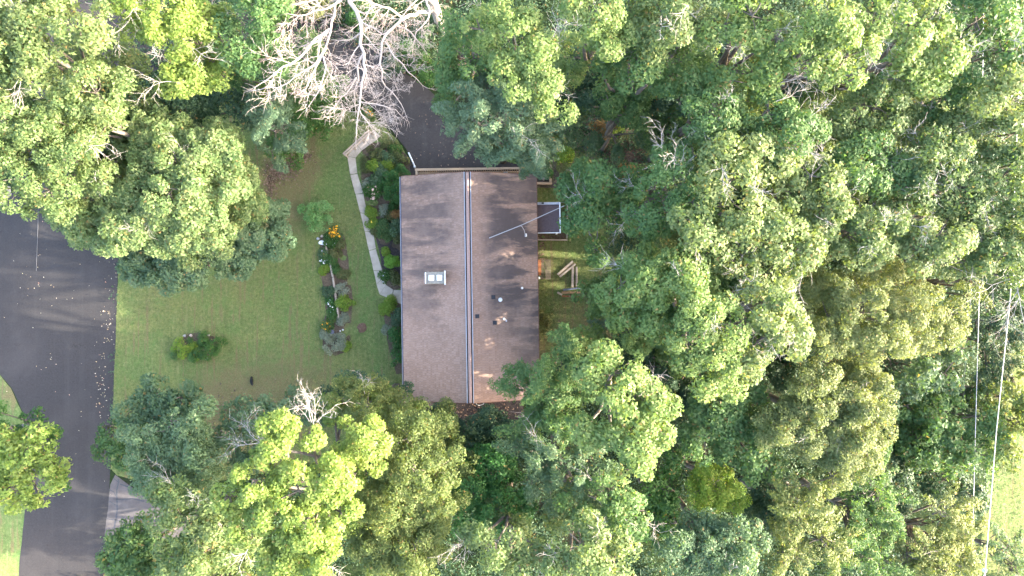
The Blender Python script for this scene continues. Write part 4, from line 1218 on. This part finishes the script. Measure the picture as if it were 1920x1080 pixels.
tree(OK_, "pale oak in the heart of the wood north of the bright overhanging oak", "oak", "pale", 16.5, [(1440, 440, 60), (1380, 470, 48, .6), (1490, 470, 48, .6), (1530, 440, 40, 1), (1330, 470, 36, 1)], bare=5)
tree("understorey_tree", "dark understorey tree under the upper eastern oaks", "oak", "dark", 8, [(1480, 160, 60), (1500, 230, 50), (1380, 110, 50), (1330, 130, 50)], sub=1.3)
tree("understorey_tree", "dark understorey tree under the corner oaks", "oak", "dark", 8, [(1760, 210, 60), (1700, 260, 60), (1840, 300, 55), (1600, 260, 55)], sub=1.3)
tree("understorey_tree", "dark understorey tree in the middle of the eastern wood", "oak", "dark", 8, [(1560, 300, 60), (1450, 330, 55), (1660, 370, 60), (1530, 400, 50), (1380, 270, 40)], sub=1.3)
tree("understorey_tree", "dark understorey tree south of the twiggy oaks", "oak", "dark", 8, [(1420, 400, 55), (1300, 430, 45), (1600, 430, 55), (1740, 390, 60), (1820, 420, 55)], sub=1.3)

# centre right
tree(OK_, "bright yellow-green oak reaching towards the back yard timbers", "maple", "fresh", 15.5, [(1165, 535, 46, .8), (1135, 560, 26, 2), (1215, 530, 55), (1175, 590, 34, 1.4), (1225, 605, 42, .8), (1200, 500, 40, 1.4), (1245, 640, 22, 2)], bare=1, sub=1.1)
tree(OK_, "bright broad oak south of the many-twigged oaks", "oak", "fresh", 16.5, [(1310, 560, 66), (1290, 620, 52, .6), (1370, 610, 56, .4), (1340, 670, 46, 1), (1320, 720, 34, 2), (1270, 510, 50, .6), (1360, 720, 30, 2), (1290, 680, 28, 1.6)], bare=5)
tree(OK_, "pale green oak west of the dense linden", "oak", "pale", 16.5, [(1440, 570, 66), (1420, 640, 50, .8), (1480, 620, 46, .8), (1440, 510, 46, .8), (1400, 690, 26, 2)], bare=3)
tree("linden_tree", "pale dense fine-leaved linden with a smooth rounded canopy", "fine", "linden", 14.5, [(1620, 565, 90), (1550, 590, 70, .6), (1690, 590, 80, .4), (1740, 620, 46, 1.2), (1560, 630, 40, 1.4), (1640, 640, 40, 1.4), (1780, 590, 36, 1.2)], sub=1.8)
tree("linden_tree", "round pale yellowish tree standing alone near the wood's lower gap", "fine", "linden", 13.5, [(1560, 770, 100), (1500, 800, 70, .6), (1600, 830, 70, .6), (1620, 740, 55, .8), (1520, 720, 55, .8), (1560, 890, 36, 2), (1650, 790, 30, 1.2), (1450, 800, 40, 1.2)], sub=1.4, bare=6)
tree("small_leaf_tree", "speckled mid green tree west of the round pale tree", "shrub", "mid", 11.5, [(1350, 770, 70), (1400, 820, 60, .5), (1320, 820, 50, .6), (1390, 740, 45, .6), (1420, 870, 40, 1)], sub=1.2, scale=1.3)
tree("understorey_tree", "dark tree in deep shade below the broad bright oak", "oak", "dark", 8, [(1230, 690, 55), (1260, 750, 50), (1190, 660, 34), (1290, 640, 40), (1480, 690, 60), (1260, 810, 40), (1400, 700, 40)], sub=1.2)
tree(OK_, "bright oak east of the pine with glowing lower clumps", "oak", "fresh", 15.5, [(1150, 700, 62), (1190, 750, 56, .4), (1225, 800, 48, .6), (1180, 820, 55, .5), (1110, 690, 36, 1), (1195, 880, 38, 1.4), (1100, 800, 30, 1.6), (1240, 760, 30, 1)], bare=2)
tree("pine_tree", "pine with feathery boughs reaching over the roof's lower corner", "pine", "mid", 12.5, [(1020, 690, 26, 0), (1000, 725, 34, .4), (955, 730, 16, 1.6), (978, 695, 14, 1.2), (1035, 735, 42, 0), (1050, 660, 20, .6), (1062, 640, 12, 1), (1000, 780, 45, .8), (1060, 790, 52, .4), (975, 800, 26, 1.6), (1080, 720, 30, .8)], sub=.8)
tree("pine_tree", "blue-green pine below the feathery roof-corner pine", "pine", "bluegreen", 12, [(1040, 850, 50), (1000, 880, 40, .8), (1090, 880, 52, .2), (1120, 930, 46, .8), (1030, 910, 40, 1.4), (980, 840, 30, 1.6)], sub=.9, bare=2)
tree("young_pine", "small blue-green pine in shade near the back lawn edge", "pine", "pine", 4.5, [(1115, 622, 26), (1100, 640, 16, .6), (1128, 605, 14, .6)], sub=.5, scale=.7)
tree("understorey_tree", "dark green shrubby tree at the back lawn's lower end", "shrub", "dark", 5, [(1090, 680, 36), (1150, 660, 40), (1060, 700, 30), (1190, 640, 40)], sub=.8, scale=1.3)

# south of the house
tree("understorey_tree", "dark green tree directly below the house gable", "shrub", "dark", 6, [(870, 815, 45), (920, 800, 40), (830, 790, 34), (960, 810, 34), (900, 850, 50)], sub=.9, scale=1.2)
tree("understorey_tree", "deep green shade tree between the locust and blue-green pine", "shrub", "hedge", 8, [(920, 880, 52), (880, 920, 50), (960, 930, 50), (930, 960, 40), (850, 960, 40)], sub=1.0, scale=1.2)
tree("locust_tree", "olive yellow fine-leaved tree lit gold along its top", "fine", "locust", 14, [(780, 890, 75), (740, 950, 62, .5), (810, 950, 60, .6), (770, 820, 50, 1), (830, 870, 40, 1), (720, 1020, 60, 1), (780, 1030, 60, .8)], sub=1.3)
tree("locust_tree", "olive fine-leaved tree covering the roof's lower corner", "fine", "locust", 9.5, [(690, 760, 50), (745, 775, 40, .4), (650, 745, 38, .4), (755, 808, 28, .8), (700, 725, 24, 1.0)], sub=1.0, bare=1)
tree("understorey_tree", "dark tree hugging the lawn's lower edge beside the house", "shrub", "dark", 6.5, [(720, 735, 34), (755, 750, 26), (778, 785, 26), (660, 725, 30), (620, 745, 26), (800, 808, 18)], sub=.9, scale=1.2)
tree("dark_tree", "dark blue-green tree at the lawn's brown lower edge", "shrub", "bluegreen", 8.5, [(470, 790, 48), (520, 775, 40, .3), (440, 830, 45), (560, 760, 36, .6), (600, 770, 30, .6), (480, 840, 50)], sub=1.0, scale=1.2)
tree("maple_tree", "brilliant lime maple with pale bare branches in its crown", "maple", "bright", 16, [(530, 800, 36, .4), (520, 850, 40, .2), (580, 810, 30, .6), (480, 900, 46, .2), (430, 930, 36, 1), (560, 920, 55, 0), (620, 900, 46, .3), (500, 960, 46, .6), (590, 980, 56, .2), (640, 960, 40, .6), (540, 1040, 60, .4), (610, 1050, 46, .4), (470, 990, 36, 1)], bare=4, sub=1.05,
     twigs=[(588, 795, 15, .1, .9, .2, 1.5), (594, 792, 15, .6, .8, .2, 1.3), (580, 790, 15, -.5, .8, .2, 1.2), (590, 790, 15, .3, 1, .1, 1.4), (584, 792, 15, -.2, 1, .25, 1.4), (505, 840, 14.5, -.9, .45, .1, 1.9), (495, 830, 14.5, -.8, -.1, .1, 1.6), (520, 850, 15, -.6, .7, .1, 1.4)])
tree("maple_tree", "lime green maple lobe standing out against the olive tree", "maple", "bright", 14.5, [(690, 830, 42), (710, 860, 30, .6), (660, 800, 24, .8), (650, 860, 34, .4), (700, 800, 16, 1.2), (665, 890, 26, 1)], bare=3, sub=1.0)
tree("willow_tree", "blue-green soft tree beside the road and cracked driveway", "fine", "greygreen", 10.5, [(340, 830, 70), (300, 850, 60, .5), (380, 870, 60, .3), (290, 900, 45, 1), (340, 900, 50, .8), (360, 790, 45, .8), (270, 810, 35, 1)], sub=1.0, dens=1.2, scale=1.15)
tree("dark_tree", "dark green tree on the lawn's lower left corner by the road", "shrub", "bluegreen", 7.5, [(300, 755, 50), (250, 770, 36, .4), (340, 745, 34, .3), (290, 725, 20, .8), (240, 800, 26, .6), (330, 790, 45)], sub=1.0, scale=1.3, base_px=(285, 790))
tree("dark_tree", "mid green tree tip pointing over the asphalt", "shrub", "mid", 6.5, [(215, 820, 30), (190, 845, 14, .8), (230, 850, 32, .3), (250, 800, 24), (205, 800, 18, .4)], sub=.8, scale=1.2)
tree(OK_, "pale oak overhanging the cracked driveway", "oak", "pale", 12.5, [(350, 980, 60), (320, 930, 34, 1), (390, 1030, 60, .3), (290, 920, 20, 2), (340, 1050, 50, .6), (410, 980, 40, .6), (395, 1040, 60, 7.5), (340, 1060, 50, 7.5), (440, 990, 50, 6), (450, 1050, 60, 7.5)], bare=4)  # the far-dropped lobes are added to keep sun off the road
tree("dark_tree", "glossy dark shrub-like tree growing at the cracked driveway's edge", "broad", "mid", 7, [(240, 1015, 42), (215, 1040, 36), (280, 1010, 40, .2), (255, 1060, 45), (300, 1050, 45), (200, 1060, 20, .4)], sub=.8, scale=.85)
tree("street_tree", "bright yellow-green tree standing across the road on the verge", "broad", "bright", 9, [(40, 860, 56), (85, 900, 36, .6), (20, 920, 50, .4), (70, 835, 40, .5), (100, 870, 28, 1.2), (20, 800, 34, 1.2), (75, 930, 22, 1.6), (-30, 870, 60, .5)], sub=.95, base_px=(40, 850))
tree("dark_tree", "shaded green tree behind the bright street tree", "broad", "green", 6.5, [(60, 800, 32), (20, 800, 36), (90, 820, 24), (-10, 770, 20), (110, 905, 18)], sub=.9, base_px=(25, 800))

tree(OK_, "oak crown added across the bottom edge to shade the lower road", "oak", "pale", 9.5, [(400, 1105, 62), (330, 1120, 60, .3), (470, 1130, 60, .3), (290, 1105, 40, .8), (260, 1150, 50, .5)], sub=1.3)  # added to block the sun from the lower road
# lower right
tree(OK_, "pale oak at the bottom edge below the blue-green pine", "oak", "pale", 14, [(930, 1020, 46), (900, 1000, 26, 1), (970, 1050, 40, .6), (1000, 1020, 30, 1)], bare=4, sub=1.1)
tree(OK_, "pale oak at the bottom edge beside bare reddish stems", "oak", "pale", 14.5, [(1090, 1020, 56), (1140, 1000, 40, .6), (1060, 1060, 46, .6), (1150, 1050, 46, .5)], bare=4, sub=1.1)
tree(OK_, "mid green oak between glowing oak and bottom pale oaks", "oak", "mid", 12.5, [(1140, 930, 50), (1180, 960, 46, .4), (1080, 960, 36, .8)], bare=2, sub=1.1)
tree("small_leaf_tree", "glossy green leafy tree under the glowing oak", "broad", "green", 9, [(1240, 920, 45), (1220, 970, 42, .3), (1270, 980, 36, .5), (1250, 880, 30, .5)], sub=.9, scale=.9)
tree("golden_shrub_tree", "golden lime tree lobe glowing alone in dark shade", "fine", "lime", 9.5, [(1340, 915, 46), (1370, 930, 30, .4), (1310, 930, 36, .4), (1330, 890, 26, .5)], sub=1.0, scale=1.1)
tree("willow_tree", "soft grey-green tree at the bottom edge below the golden lobe", "fine", "bluegreen", 12.5, [(1330, 1020, 66), (1280, 1040, 45, .5), (1390, 1010, 50, .5), (1370, 1060, 50, .4)], sub=1.3, scale=1.2, bare=1)
tree("understorey_tree", "dark tree in the gap below the round pale tree", "shrub", "dark", 8, [(1440, 930, 55), (1420, 980, 40), (1650, 880, 40), (1460, 900, 30), (1690, 920, 40)], sub=1.1, scale=1.3)
tree("spruce_tree", "drooping yellow-green conifer at the bottom edge below the round pale tree", "spruce", "spruce", 12, [(1500, 960, 48), (1540, 1010, 48, .4), (1480, 1030, 46, .5), (1530, 920, 30, 1), (1470, 990, 24, 1)], sub=.9)
tree("spruce_tree", "mid green conifer pointing up between the linden and lower conifers", "spruce", "mid", 11, [(1640, 920, 50), (1620, 970, 50, .4), (1650, 870, 28, .8), (1670, 950, 36, .6), (1600, 1020, 45, .5), (1640, 1050, 45, .6)], sub=.9)
tree("spruce_tree", "bright yellow-green conifer under the shorter power line", "spruce", "spruce", 10.5, [(1760, 970, 50), (1740, 1030, 56, .3), (1800, 1020, 45, .5), (1770, 1070, 50, .3), (1790, 950, 30, 1), (1700, 1040, 40, .6)], sub=.9)
tree("feathery_tree", "grey-green feathery conifer on the bright side lawn", "spruce", "bluegreen", 7, [(1890, 1030, 38), (1870, 1000, 26, .5), (1900, 1070, 40, .4)], sub=.8, dens=.8)
tree("small_leaf_tree", "dark tree with glossy bright leaf tips beneath the power lines", "broad", "mid", 9.5, [(1750, 780, 62), (1720, 830, 56, .3), (1790, 830, 56, .3), (1830, 780, 46, .5), (1700, 760, 36, .8), (1830, 850, 40, .6), (1860, 800, 30, .8)], sub=1.0, scale=.9)
tree("small_leaf_tree", "blue-green small tree between the dense linden and power lines", "broad", "bluegreen", 10, [(1720, 690, 50), (1770, 700, 46, .3), (1690, 730, 30, .8), (1790, 650, 40, .3)], sub=1.0, scale=.85)
tree("spruce_tree", "shadowy conifer between the two power lines at their upper end", "spruce", "dark", 9, [(1860, 620, 50), (1890, 670, 46, .3), (1830, 600, 36, .5), (1920, 600, 40, .4), (1850, 680, 40, .5)], sub=.9)
tree("small_leaf_tree", "light green tree by the side lawn under the longer power line", "broad", "pale", 8.5, [(1870, 740, 42), (1900, 790, 42, .3), (1900, 710, 30, .6), (1880, 850, 34, .6)], sub=.9, scale=.85)
tree("olive_conifer", "olive gold conifer at the upper end of the shorter power line", "spruce", "spruce", 10.5, [(1830, 530, 34), (1815, 555, 24, .6), (1845, 510, 26, .6)], sub=.8)
tree("understorey_tree", "dark tree behind the small tree by the dense linden", "shrub", "dark", 7, [(1670, 680, 36), (1690, 800, 40), (1800, 740, 50), (1690, 850, 46), (1770, 900, 46), (1820, 930, 36)], sub=1.1, scale=1.3)

tree("small_leaf_tree", "leafy tree added beyond the border to shade the side lawn", "oak", "pale", 11, [(1968, 760, 60), (2010, 830, 70), (1990, 690, 60, .5)], sub=1.4)  # mostly unseen, added to shade the side lawn

# ------------------------------------------------------------------ the bleached dead tree over the driveway
DR = random.Random(77)
dead = empty("dead_tree", at(826, 48), "large leafless bleached dead tree spreading over the driveway", "tree")
DB = dead.location.copy()
def limb(pts, r0, r1, kids, lv=2, klen=2.0, name="limb"):
    p = [at(x, y, z) - DB for x, y, z in pts]
    q = [p[0]]
    for i in range(len(p) - 1):                 # crooked resample
        k = max(2, int((p[i + 1] - p[i]).length / .5))
        for j in range(1, k + 1):
            v = p[i].lerp(p[i + 1], j / k)
            if j < k: v = v + Vector((DR.gauss(0, .07), DR.gauss(0, .07), DR.gauss(0, .07)))
            q.append(v)
    n = len(q) - 1
    mb = MB()
    rad = [(r0 + (r1 - r0) * (i / n) ** .8) * .6 for i in range(n + 1)]
    mb.tube(q, rad, 9, cap=True)
    kids = int(kids * 1.15)
    for j in range(kids):
        f = (j + DR.random()) / kids
        f = .12 + .88 * f
        i = min(n - 1, int(f * n))
        d = (q[i + 1] - q[i]).normalized()
        side = d.cross(Vector((DR.gauss(0, .45), DR.gauss(0, .45), 1))).normalized() * DR.choice((-1, 1))
        nd = d * DR.uniform(.3, .9) + side * DR.uniform(.6, 1.0) + Vector((0, 0, DR.uniform(-.15, .35)))
        branchy(mb, q[i], nd, klen * DR.uniform(.5, 1.25) * (1 - .35 * f), max(.009, rad[i] * DR.uniform(.26, .42)), lv, DR, 6, 5, .36, .25, .3)
    branchy(mb, q[-1], q[-1] - q[-2], klen * .6, rad[-1], lv - 1, DR, 5, 4, .3, .2)
    mb.build(name, M["deadwood"], dead, smooth=True)
mb = MB()
tz = [(826, 48, -.2), (826, 46, .3), (822, 36, 2.5), (818, 22, 5.0), (812, 2, 8.0), (800, -12, 10.0)]
mb.tube([at(*p) - DB for p in tz], [.46, .36, .32, .30, .27, .22], 12)
mb.build("trunk", M["deadwood"], dead, smooth=True)
limb([(812, 2, 8.0), (760, -40, 10.5), (700, -50, 11.5), (655, -12, 12), (628, 8, 12.2), (622, 40, 12.4), (612, 85, 12.6), (590, 130, 12.6)], .26, .06, 10)
limb([(618, 55, 12.5), (592, 72, 12.7), (560, 110, 12.8), (530, 125, 12.8), (500, 150, 12.6)], .14, .04, 10, klen=1.8)
limb([(612, 90, 12.6), (592, 120, 12.6), (558, 140, 12.2), (520, 165, 11.8), (488, 168, 11.6)], .10, .035, 9, klen=1.6)
limb([(606, 105, 12.6), (608, 140, 12.3), (601, 165, 12), (585, 190, 11.6)], .09, .03, 7, klen=1.5)
limb([(655, -12, 12), (668, 20, 12.2), (678, 60, 12.3), (683, 100, 12.2), (685, 130, 12), (676, 180, 11.5), (672, 210, 11), (668, 240, 10.4)], .20, .045, 18, klen=2.0)
limb([(683, 100, 12.2), (670, 125, 11.6), (668, 160, 11), (665, 185, 10.6)], .12, .04, 8, klen=1.6)
limb([(668, 145, 11.4), (650, 175, 11), (632, 195, 10.6)], .07, .03, 6, klen=1.4)
limb([(672, 200, 11), (690, 230, 10.4), (700, 245, 10)], .06, .03, 6, klen=1.3)
limb([(672, 190, 11), (705, 195, 11), (735, 205, 10.8), (750, 215, 10.4)], .06, .028, 6, klen=1.2)
limb([(818, 22, 5.0), (780, 28, 7.5), (757, 35, 8.6), (742, 48, 9.2), (726, 62, 9.8), (716, 80, 10.2), (712, 120, 10.4), (716, 150, 10.4), (735, 172, 10.2), (752, 195, 10)], .24, .04, 14, klen=1.8)
limb([(722, 78, 10), (732, 95, 10.4), (750, 115, 10.4), (765, 135, 10.2), (792, 160, 9.8)], .09, .03, 7, klen=1.4)
limb([(757, 35, 8.6), (730, 15, 9.6), (705, 8, 10.4), (690, 22, 10.8), (672, 45, 11)], .13, .04, 10, klen=1.7)
limb([(800, -12, 10), (806, 20, 10.8), (800, 40, 11), (780, 60, 11), (775, 85, 10.8)], .11, .03, 8, klen=1.4)
limb([(742, 48, 9.2), (770, 60, 10), (790, 85, 10.4)], .08, .03, 6, klen=1.3)
limb([(628, 8, 12.2), (590, 20, 12.8), (560, 30, 13), (520, 30, 13)], .09, .03, 8, klen=1.6)
limb([(700, -50, 11.5), (640, -20, 12.6), (590, 0, 13), (540, 10, 13.2)], .09, .03, 8, klen=1.6)

# a thick leaning trunk seen through the wood and a broken limb in the clearing
def log(name, a, b, r0, r1, label, mat="bark"):
    p, q = at(*a), at(*b)
    c = (p + q) / 2
    mb = MB(); mb.tube([p - c, (p.lerp(q, .35) - c) + Vector((.06, .1, 0)), (p.lerp(q, .7) - c) - Vector((.05, .06, 0)), q - c], [r0, r0 * .92, r1 * 1.1, r1], 9)
    return tag(mb.build(name, M[mat], None, c, smooth=True), label, "trunk")
log("leaning_trunk", (1310, 225, 0), (1365, 182, 12.5), .34, .24, "thick leaning trunk showing between oak crowns in the wood", "deadwood")
log("fallen_limb", (1142, 216, 6.4), (1188, 241, 5.6), .11, .07, "broken brown limb caught above the rust coloured shrubs")

# ------------------------------------------------------------------ wires
def cable(name, pts, r, label, cat, sag=0.0, mat="wire", n=14):
    p = [at(*q) for q in pts]
    out = []
    for i in range(len(p) - 1):
        for j in range(n + 1):
            f = j / n
            v = p[i].lerp(p[i + 1], f); v.z -= sag * 4 * f * (1 - f)
            if j or not i: out.append(v)
    mb = MB(); mb.tube(out, r, 6)
    return tag(mb.build(name, M[mat], smooth=True), label, cat)
cable("power_line", [(1848, -260, 9.6), (1838, 480, 9.2), (1825, 950, 8.6), (1820, 1320, 9)], .018, "shorter-seen pale power line ending in the yellow-green conifer", "power line")
cable("power_line", [(1916, 20, 11), (1894, 560, 10.8), (1868, 810, 10.6), (1847, 1072, 10.4), (1840, 1320, 10.6)], .020, "long pale power line running down to the bottom edge", "power line")
cable("power_line", [(1832, 400, 7), (1819, 580, 7), (1811, 660, 6.9), (1800, 900, 7)], .009, "thin faint wire beside the olive gold conifer", "power line")
ins = empty("insulator", at(1847, 1070, 10.4), "small grey insulator clamp on the long power line", "insulator")
MB().lathe((0, 0, -.12), [(.05, 0), (.11, .03), (.05, .07), (.11, .11), (.05, .15), (.03, .24)], 12).build("insulator_body", M["flash"], ins)
MB().tube([(0, 0, .02), (-.08, -.35, 0), (-.14, -.8, -.05)], .022, 6).build("jumper", M["wire"], ins)
svc = empty("service_cable", at(918, 446, 4.25), "pale overhead service cable running from the roof into the trees", "cable")
o = svc.location.copy()
pts = [at(918, 446, 4.2), at(978, 422, 4.75), at(1075, 378, 5.8), at(1190, 325, 7.2), at(1290, 280, 8.6)]
mb = MB(); mb.tube([p - o for p in pts], [.028, .024, .02, .018, .015], 7); mb.build("span", M["wire"], svc, smooth=True)
k = at(975, 423, 4.72)
mb = MB(); mb.tube([k - o, k - o + Vector((.12, -.04, -.05)), (k.lerp(WH, .55)) - o + Vector((.09, .02, .02)), WH - o], .02, 6); mb.build("drop_loop", M["wire"], svc, smooth=True)
MB().tube([at(918, 446, 3.9) - o, at(918, 446, 4.22) - o], .035, 6).build("anchor", M["flash"], svc)
cable("road_cord", [(71.5, 392, .03), (71, 430, .03), (69, 480, .03), (68, 508, .03)], .012, "thin pale cord lying on the dark road by the maple", "cord", n=5, mat="cord")

# ------------------------------------------------------------------ ground litter and grass: nobody could count them
def inside(poly, x, y):
    n = len(poly); px_ = np.array([p.x for p in poly]); py_ = np.array([p.y for p in poly])
    r = np.zeros(len(x), bool); j = n - 1
    for i in range(n):
        c = ((py_[i] > y) != (py_[j] > y)) & (x < (px_[j] - px_[i]) * (y - py_[i]) / (py_[j] - py_[i] + 1e-12) + px_[i])
        r ^= c; j = i
    return r
def scatter(name, mat, pts, z, ln, wr, tilt=.35, fold=.15):
    n = len(pts)
    c = np.column_stack([pts, np.full(n, z) + rng.random(n) * .02])
    nr = unit(rng.normal(size=(n, 3)) * tilt + np.array([0, 0, 1]))
    v, q = leaf_cloud(c, nr, ln * rng.uniform(.5, 1.5, n), wr, fold)
    o = link(name, np_mesh(name, v, q), M[mat]); o["kind"] = "stuff"
    return o
def ring(px, py, rx, ry, n):
    a = at(px, py); s = m_per_px(0)
    return np.column_stack([rng.normal(a.x, rx * s, n), rng.normal(a.y, ry * s, n)])
road_bits = np.concatenate([ring(196, 600, 8, 30, 55), ring(190, 690, 8, 40, 60), ring(206, 560, 5, 40, 40), ring(188, 745, 7, 22, 45), ring(180, 500, 25, 50, 30), ring(60, 520, 30, 40, 40), ring(100, 620, 70, 120, 60),
                            ring(205, 830, 5, 40, 25), ring(212, 470, 4, 40, 25), ring(110, 800, 50, 150, 40)])
scatter("fallen_leaves", "litter", road_bits[::2], .03, .075, .6)
drive_bits = np.concatenate([ring(800, 250, 45, 40, 60), ring(850, 300, 25, 12, 20), ring(700, 150, 60, 40, 120), ring(690, 70, 60, 50, 120)])
scatter("driveway_litter", "litter_dark", drive_bits, .03, .11, .6)
soil_bits = np.concatenate([ring(530, 318, 18, 12, 500), ring(560, 292, 14, 8, 300), ring(508, 350, 6, 14, 180), ring(890, 772, 45, 12, 250), ring(1130, 262, 28, 24, 700), ring(1185, 330, 14, 22, 500), 
                            ring(1100, 552, 15, 4, 90), ring(1580, 660, 50, 20, 400), ring(1160, 650, 40, 30, 120), ring(1015, 470, 6, 20, 100), ring(430, 780, 35, 25, 260), ring(690, 30, 90, 60, 700)])
scatter("leaf_litter", "litter_dark", soil_bits, .05, .13, .65, .5)
allx, ally = rng.uniform(-32, 36, 520000), rng.uniform(-22, 18, 520000)
keep = np.zeros(len(allx), bool)
for ol in (LAWN_OL, BACK_OL, SIDE_OL, VERGE_OL):
    keep |= inside(ol, allx, ally)
bed_px = [((672, 262), (774, 262), (774, 702), (738, 702), (712, 560)), ((600, 432), (645, 436), (662, 560), (650, 664), (606, 655)), ((334, 630), (410, 626), (412, 668), (346, 668)),
          ((650, 293), (668, 293), (690, 400), (722, 520), (757, 545), (757, 575), (710, 552), (684, 434))]
for b in bed_px:
    keep &= ~inside([at(*p).to_2d() for p in b], allx, ally)
gx = np.column_stack([allx, ally])[keep][:150000]
n = len(gx)
nr = unit(rng.normal(size=(n, 3)) * .8 + np.array([0, 0, .8]))
v, q = leaf_cloud(np.column_stack([gx, .045 + rng.random(n) * .03]), nr, .13 * rng.uniform(.5, 1.4, n), .16, .1)
link("grass", np_mesh("grass", v, q), M["blade"])["kind"] = "stuff"
wx_, wy_ = rng.uniform(-31, 36, 34000), rng.uniform(-21, 21, 34000)
wk = np.ones(len(wx_), bool)
OPEN = [[(-10, 0), (262, 0), (226, 330), (200, 1080), (-10, 1080)], LAWN_PX, [(560, 60), (840, 130), (1010, 345), (700, 345), (640, 160)], [(740, 250), (1010, 250), (1130, 300), (1150, 640), (1010, 790), (740, 800)], [(200, 880), (300, 930), (470, 1000), (470, 1070), (190, 1010)], [(1845, 660), (1960, 640), (1960, 1100), (1835, 1100)]]
for b in OPEN:
    wk &= ~inside([at(*p).to_2d() for p in b], wx_, wy_)
wpt = np.column_stack([wx_, wy_])[wk]
uz = np.array([noise.noise(Vector((a * .5, b * .5, 4))) for a, b in wpt])
wpt, uz = wpt[uz > -.3], uz[uz > -.3]
k_ = 9
uc = np.repeat(np.column_stack([wpt, .15 + np.maximum(0, uz) * 1.6]), k_, 0) + rng.normal(size=(len(wpt) * k_, 3)) * np.array([.22, .22, .10])
uc[:, 2] = np.maximum(uc[:, 2], .06)
v, q = leaf_cloud(uc, unit(rng.normal(size=(len(uc), 3)) * .5 + np.array([0, 0, .8])), .17 * rng.uniform(.6, 1.3, len(uc)), .6)
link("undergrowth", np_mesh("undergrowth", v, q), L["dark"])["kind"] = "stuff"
print("LEAVES", sum(len(o.data.polygons) for o in COL.objects if o.name.startswith(("crown", "foliage"))), "ALL", sum(len(o.data.polygons) for o in COL.objects if o.type == 'MESH'))
lawn_specks = np.column_stack([allx, ally])[keep][150000:151600]
scatter("lawn_litter", "litter", lawn_specks[:1000], .07, .08, .55)
roof_twigs = MB()
RR = random.Random(4)
for px, py, sx, k in ((932, 556, 5, 5), (956, 557, 9, 9), (950, 589, 4, 2), (986, 640, 4, 3), (960, 655, 2, 3), (975, 478, 5, 5), (990, 396, 4, 4)):
    for _ in range(k):
        p = on_roof(px + RR.gauss(0, sx), py + RR.gauss(0, 2)); p.z += .035
        p = house.matrix_basis @ p
        a = RR.gauss(0, .5)
        roof_twigs.tube([p, p + Vector((.1 * math.cos(a), .1 * math.sin(a), .012)), p + Vector((.22 * math.cos(a), .2 * math.sin(a + .3), 0))], .010, 4)
tag(roof_twigs.build("roof_debris", M["bark"]), kind="stuff")
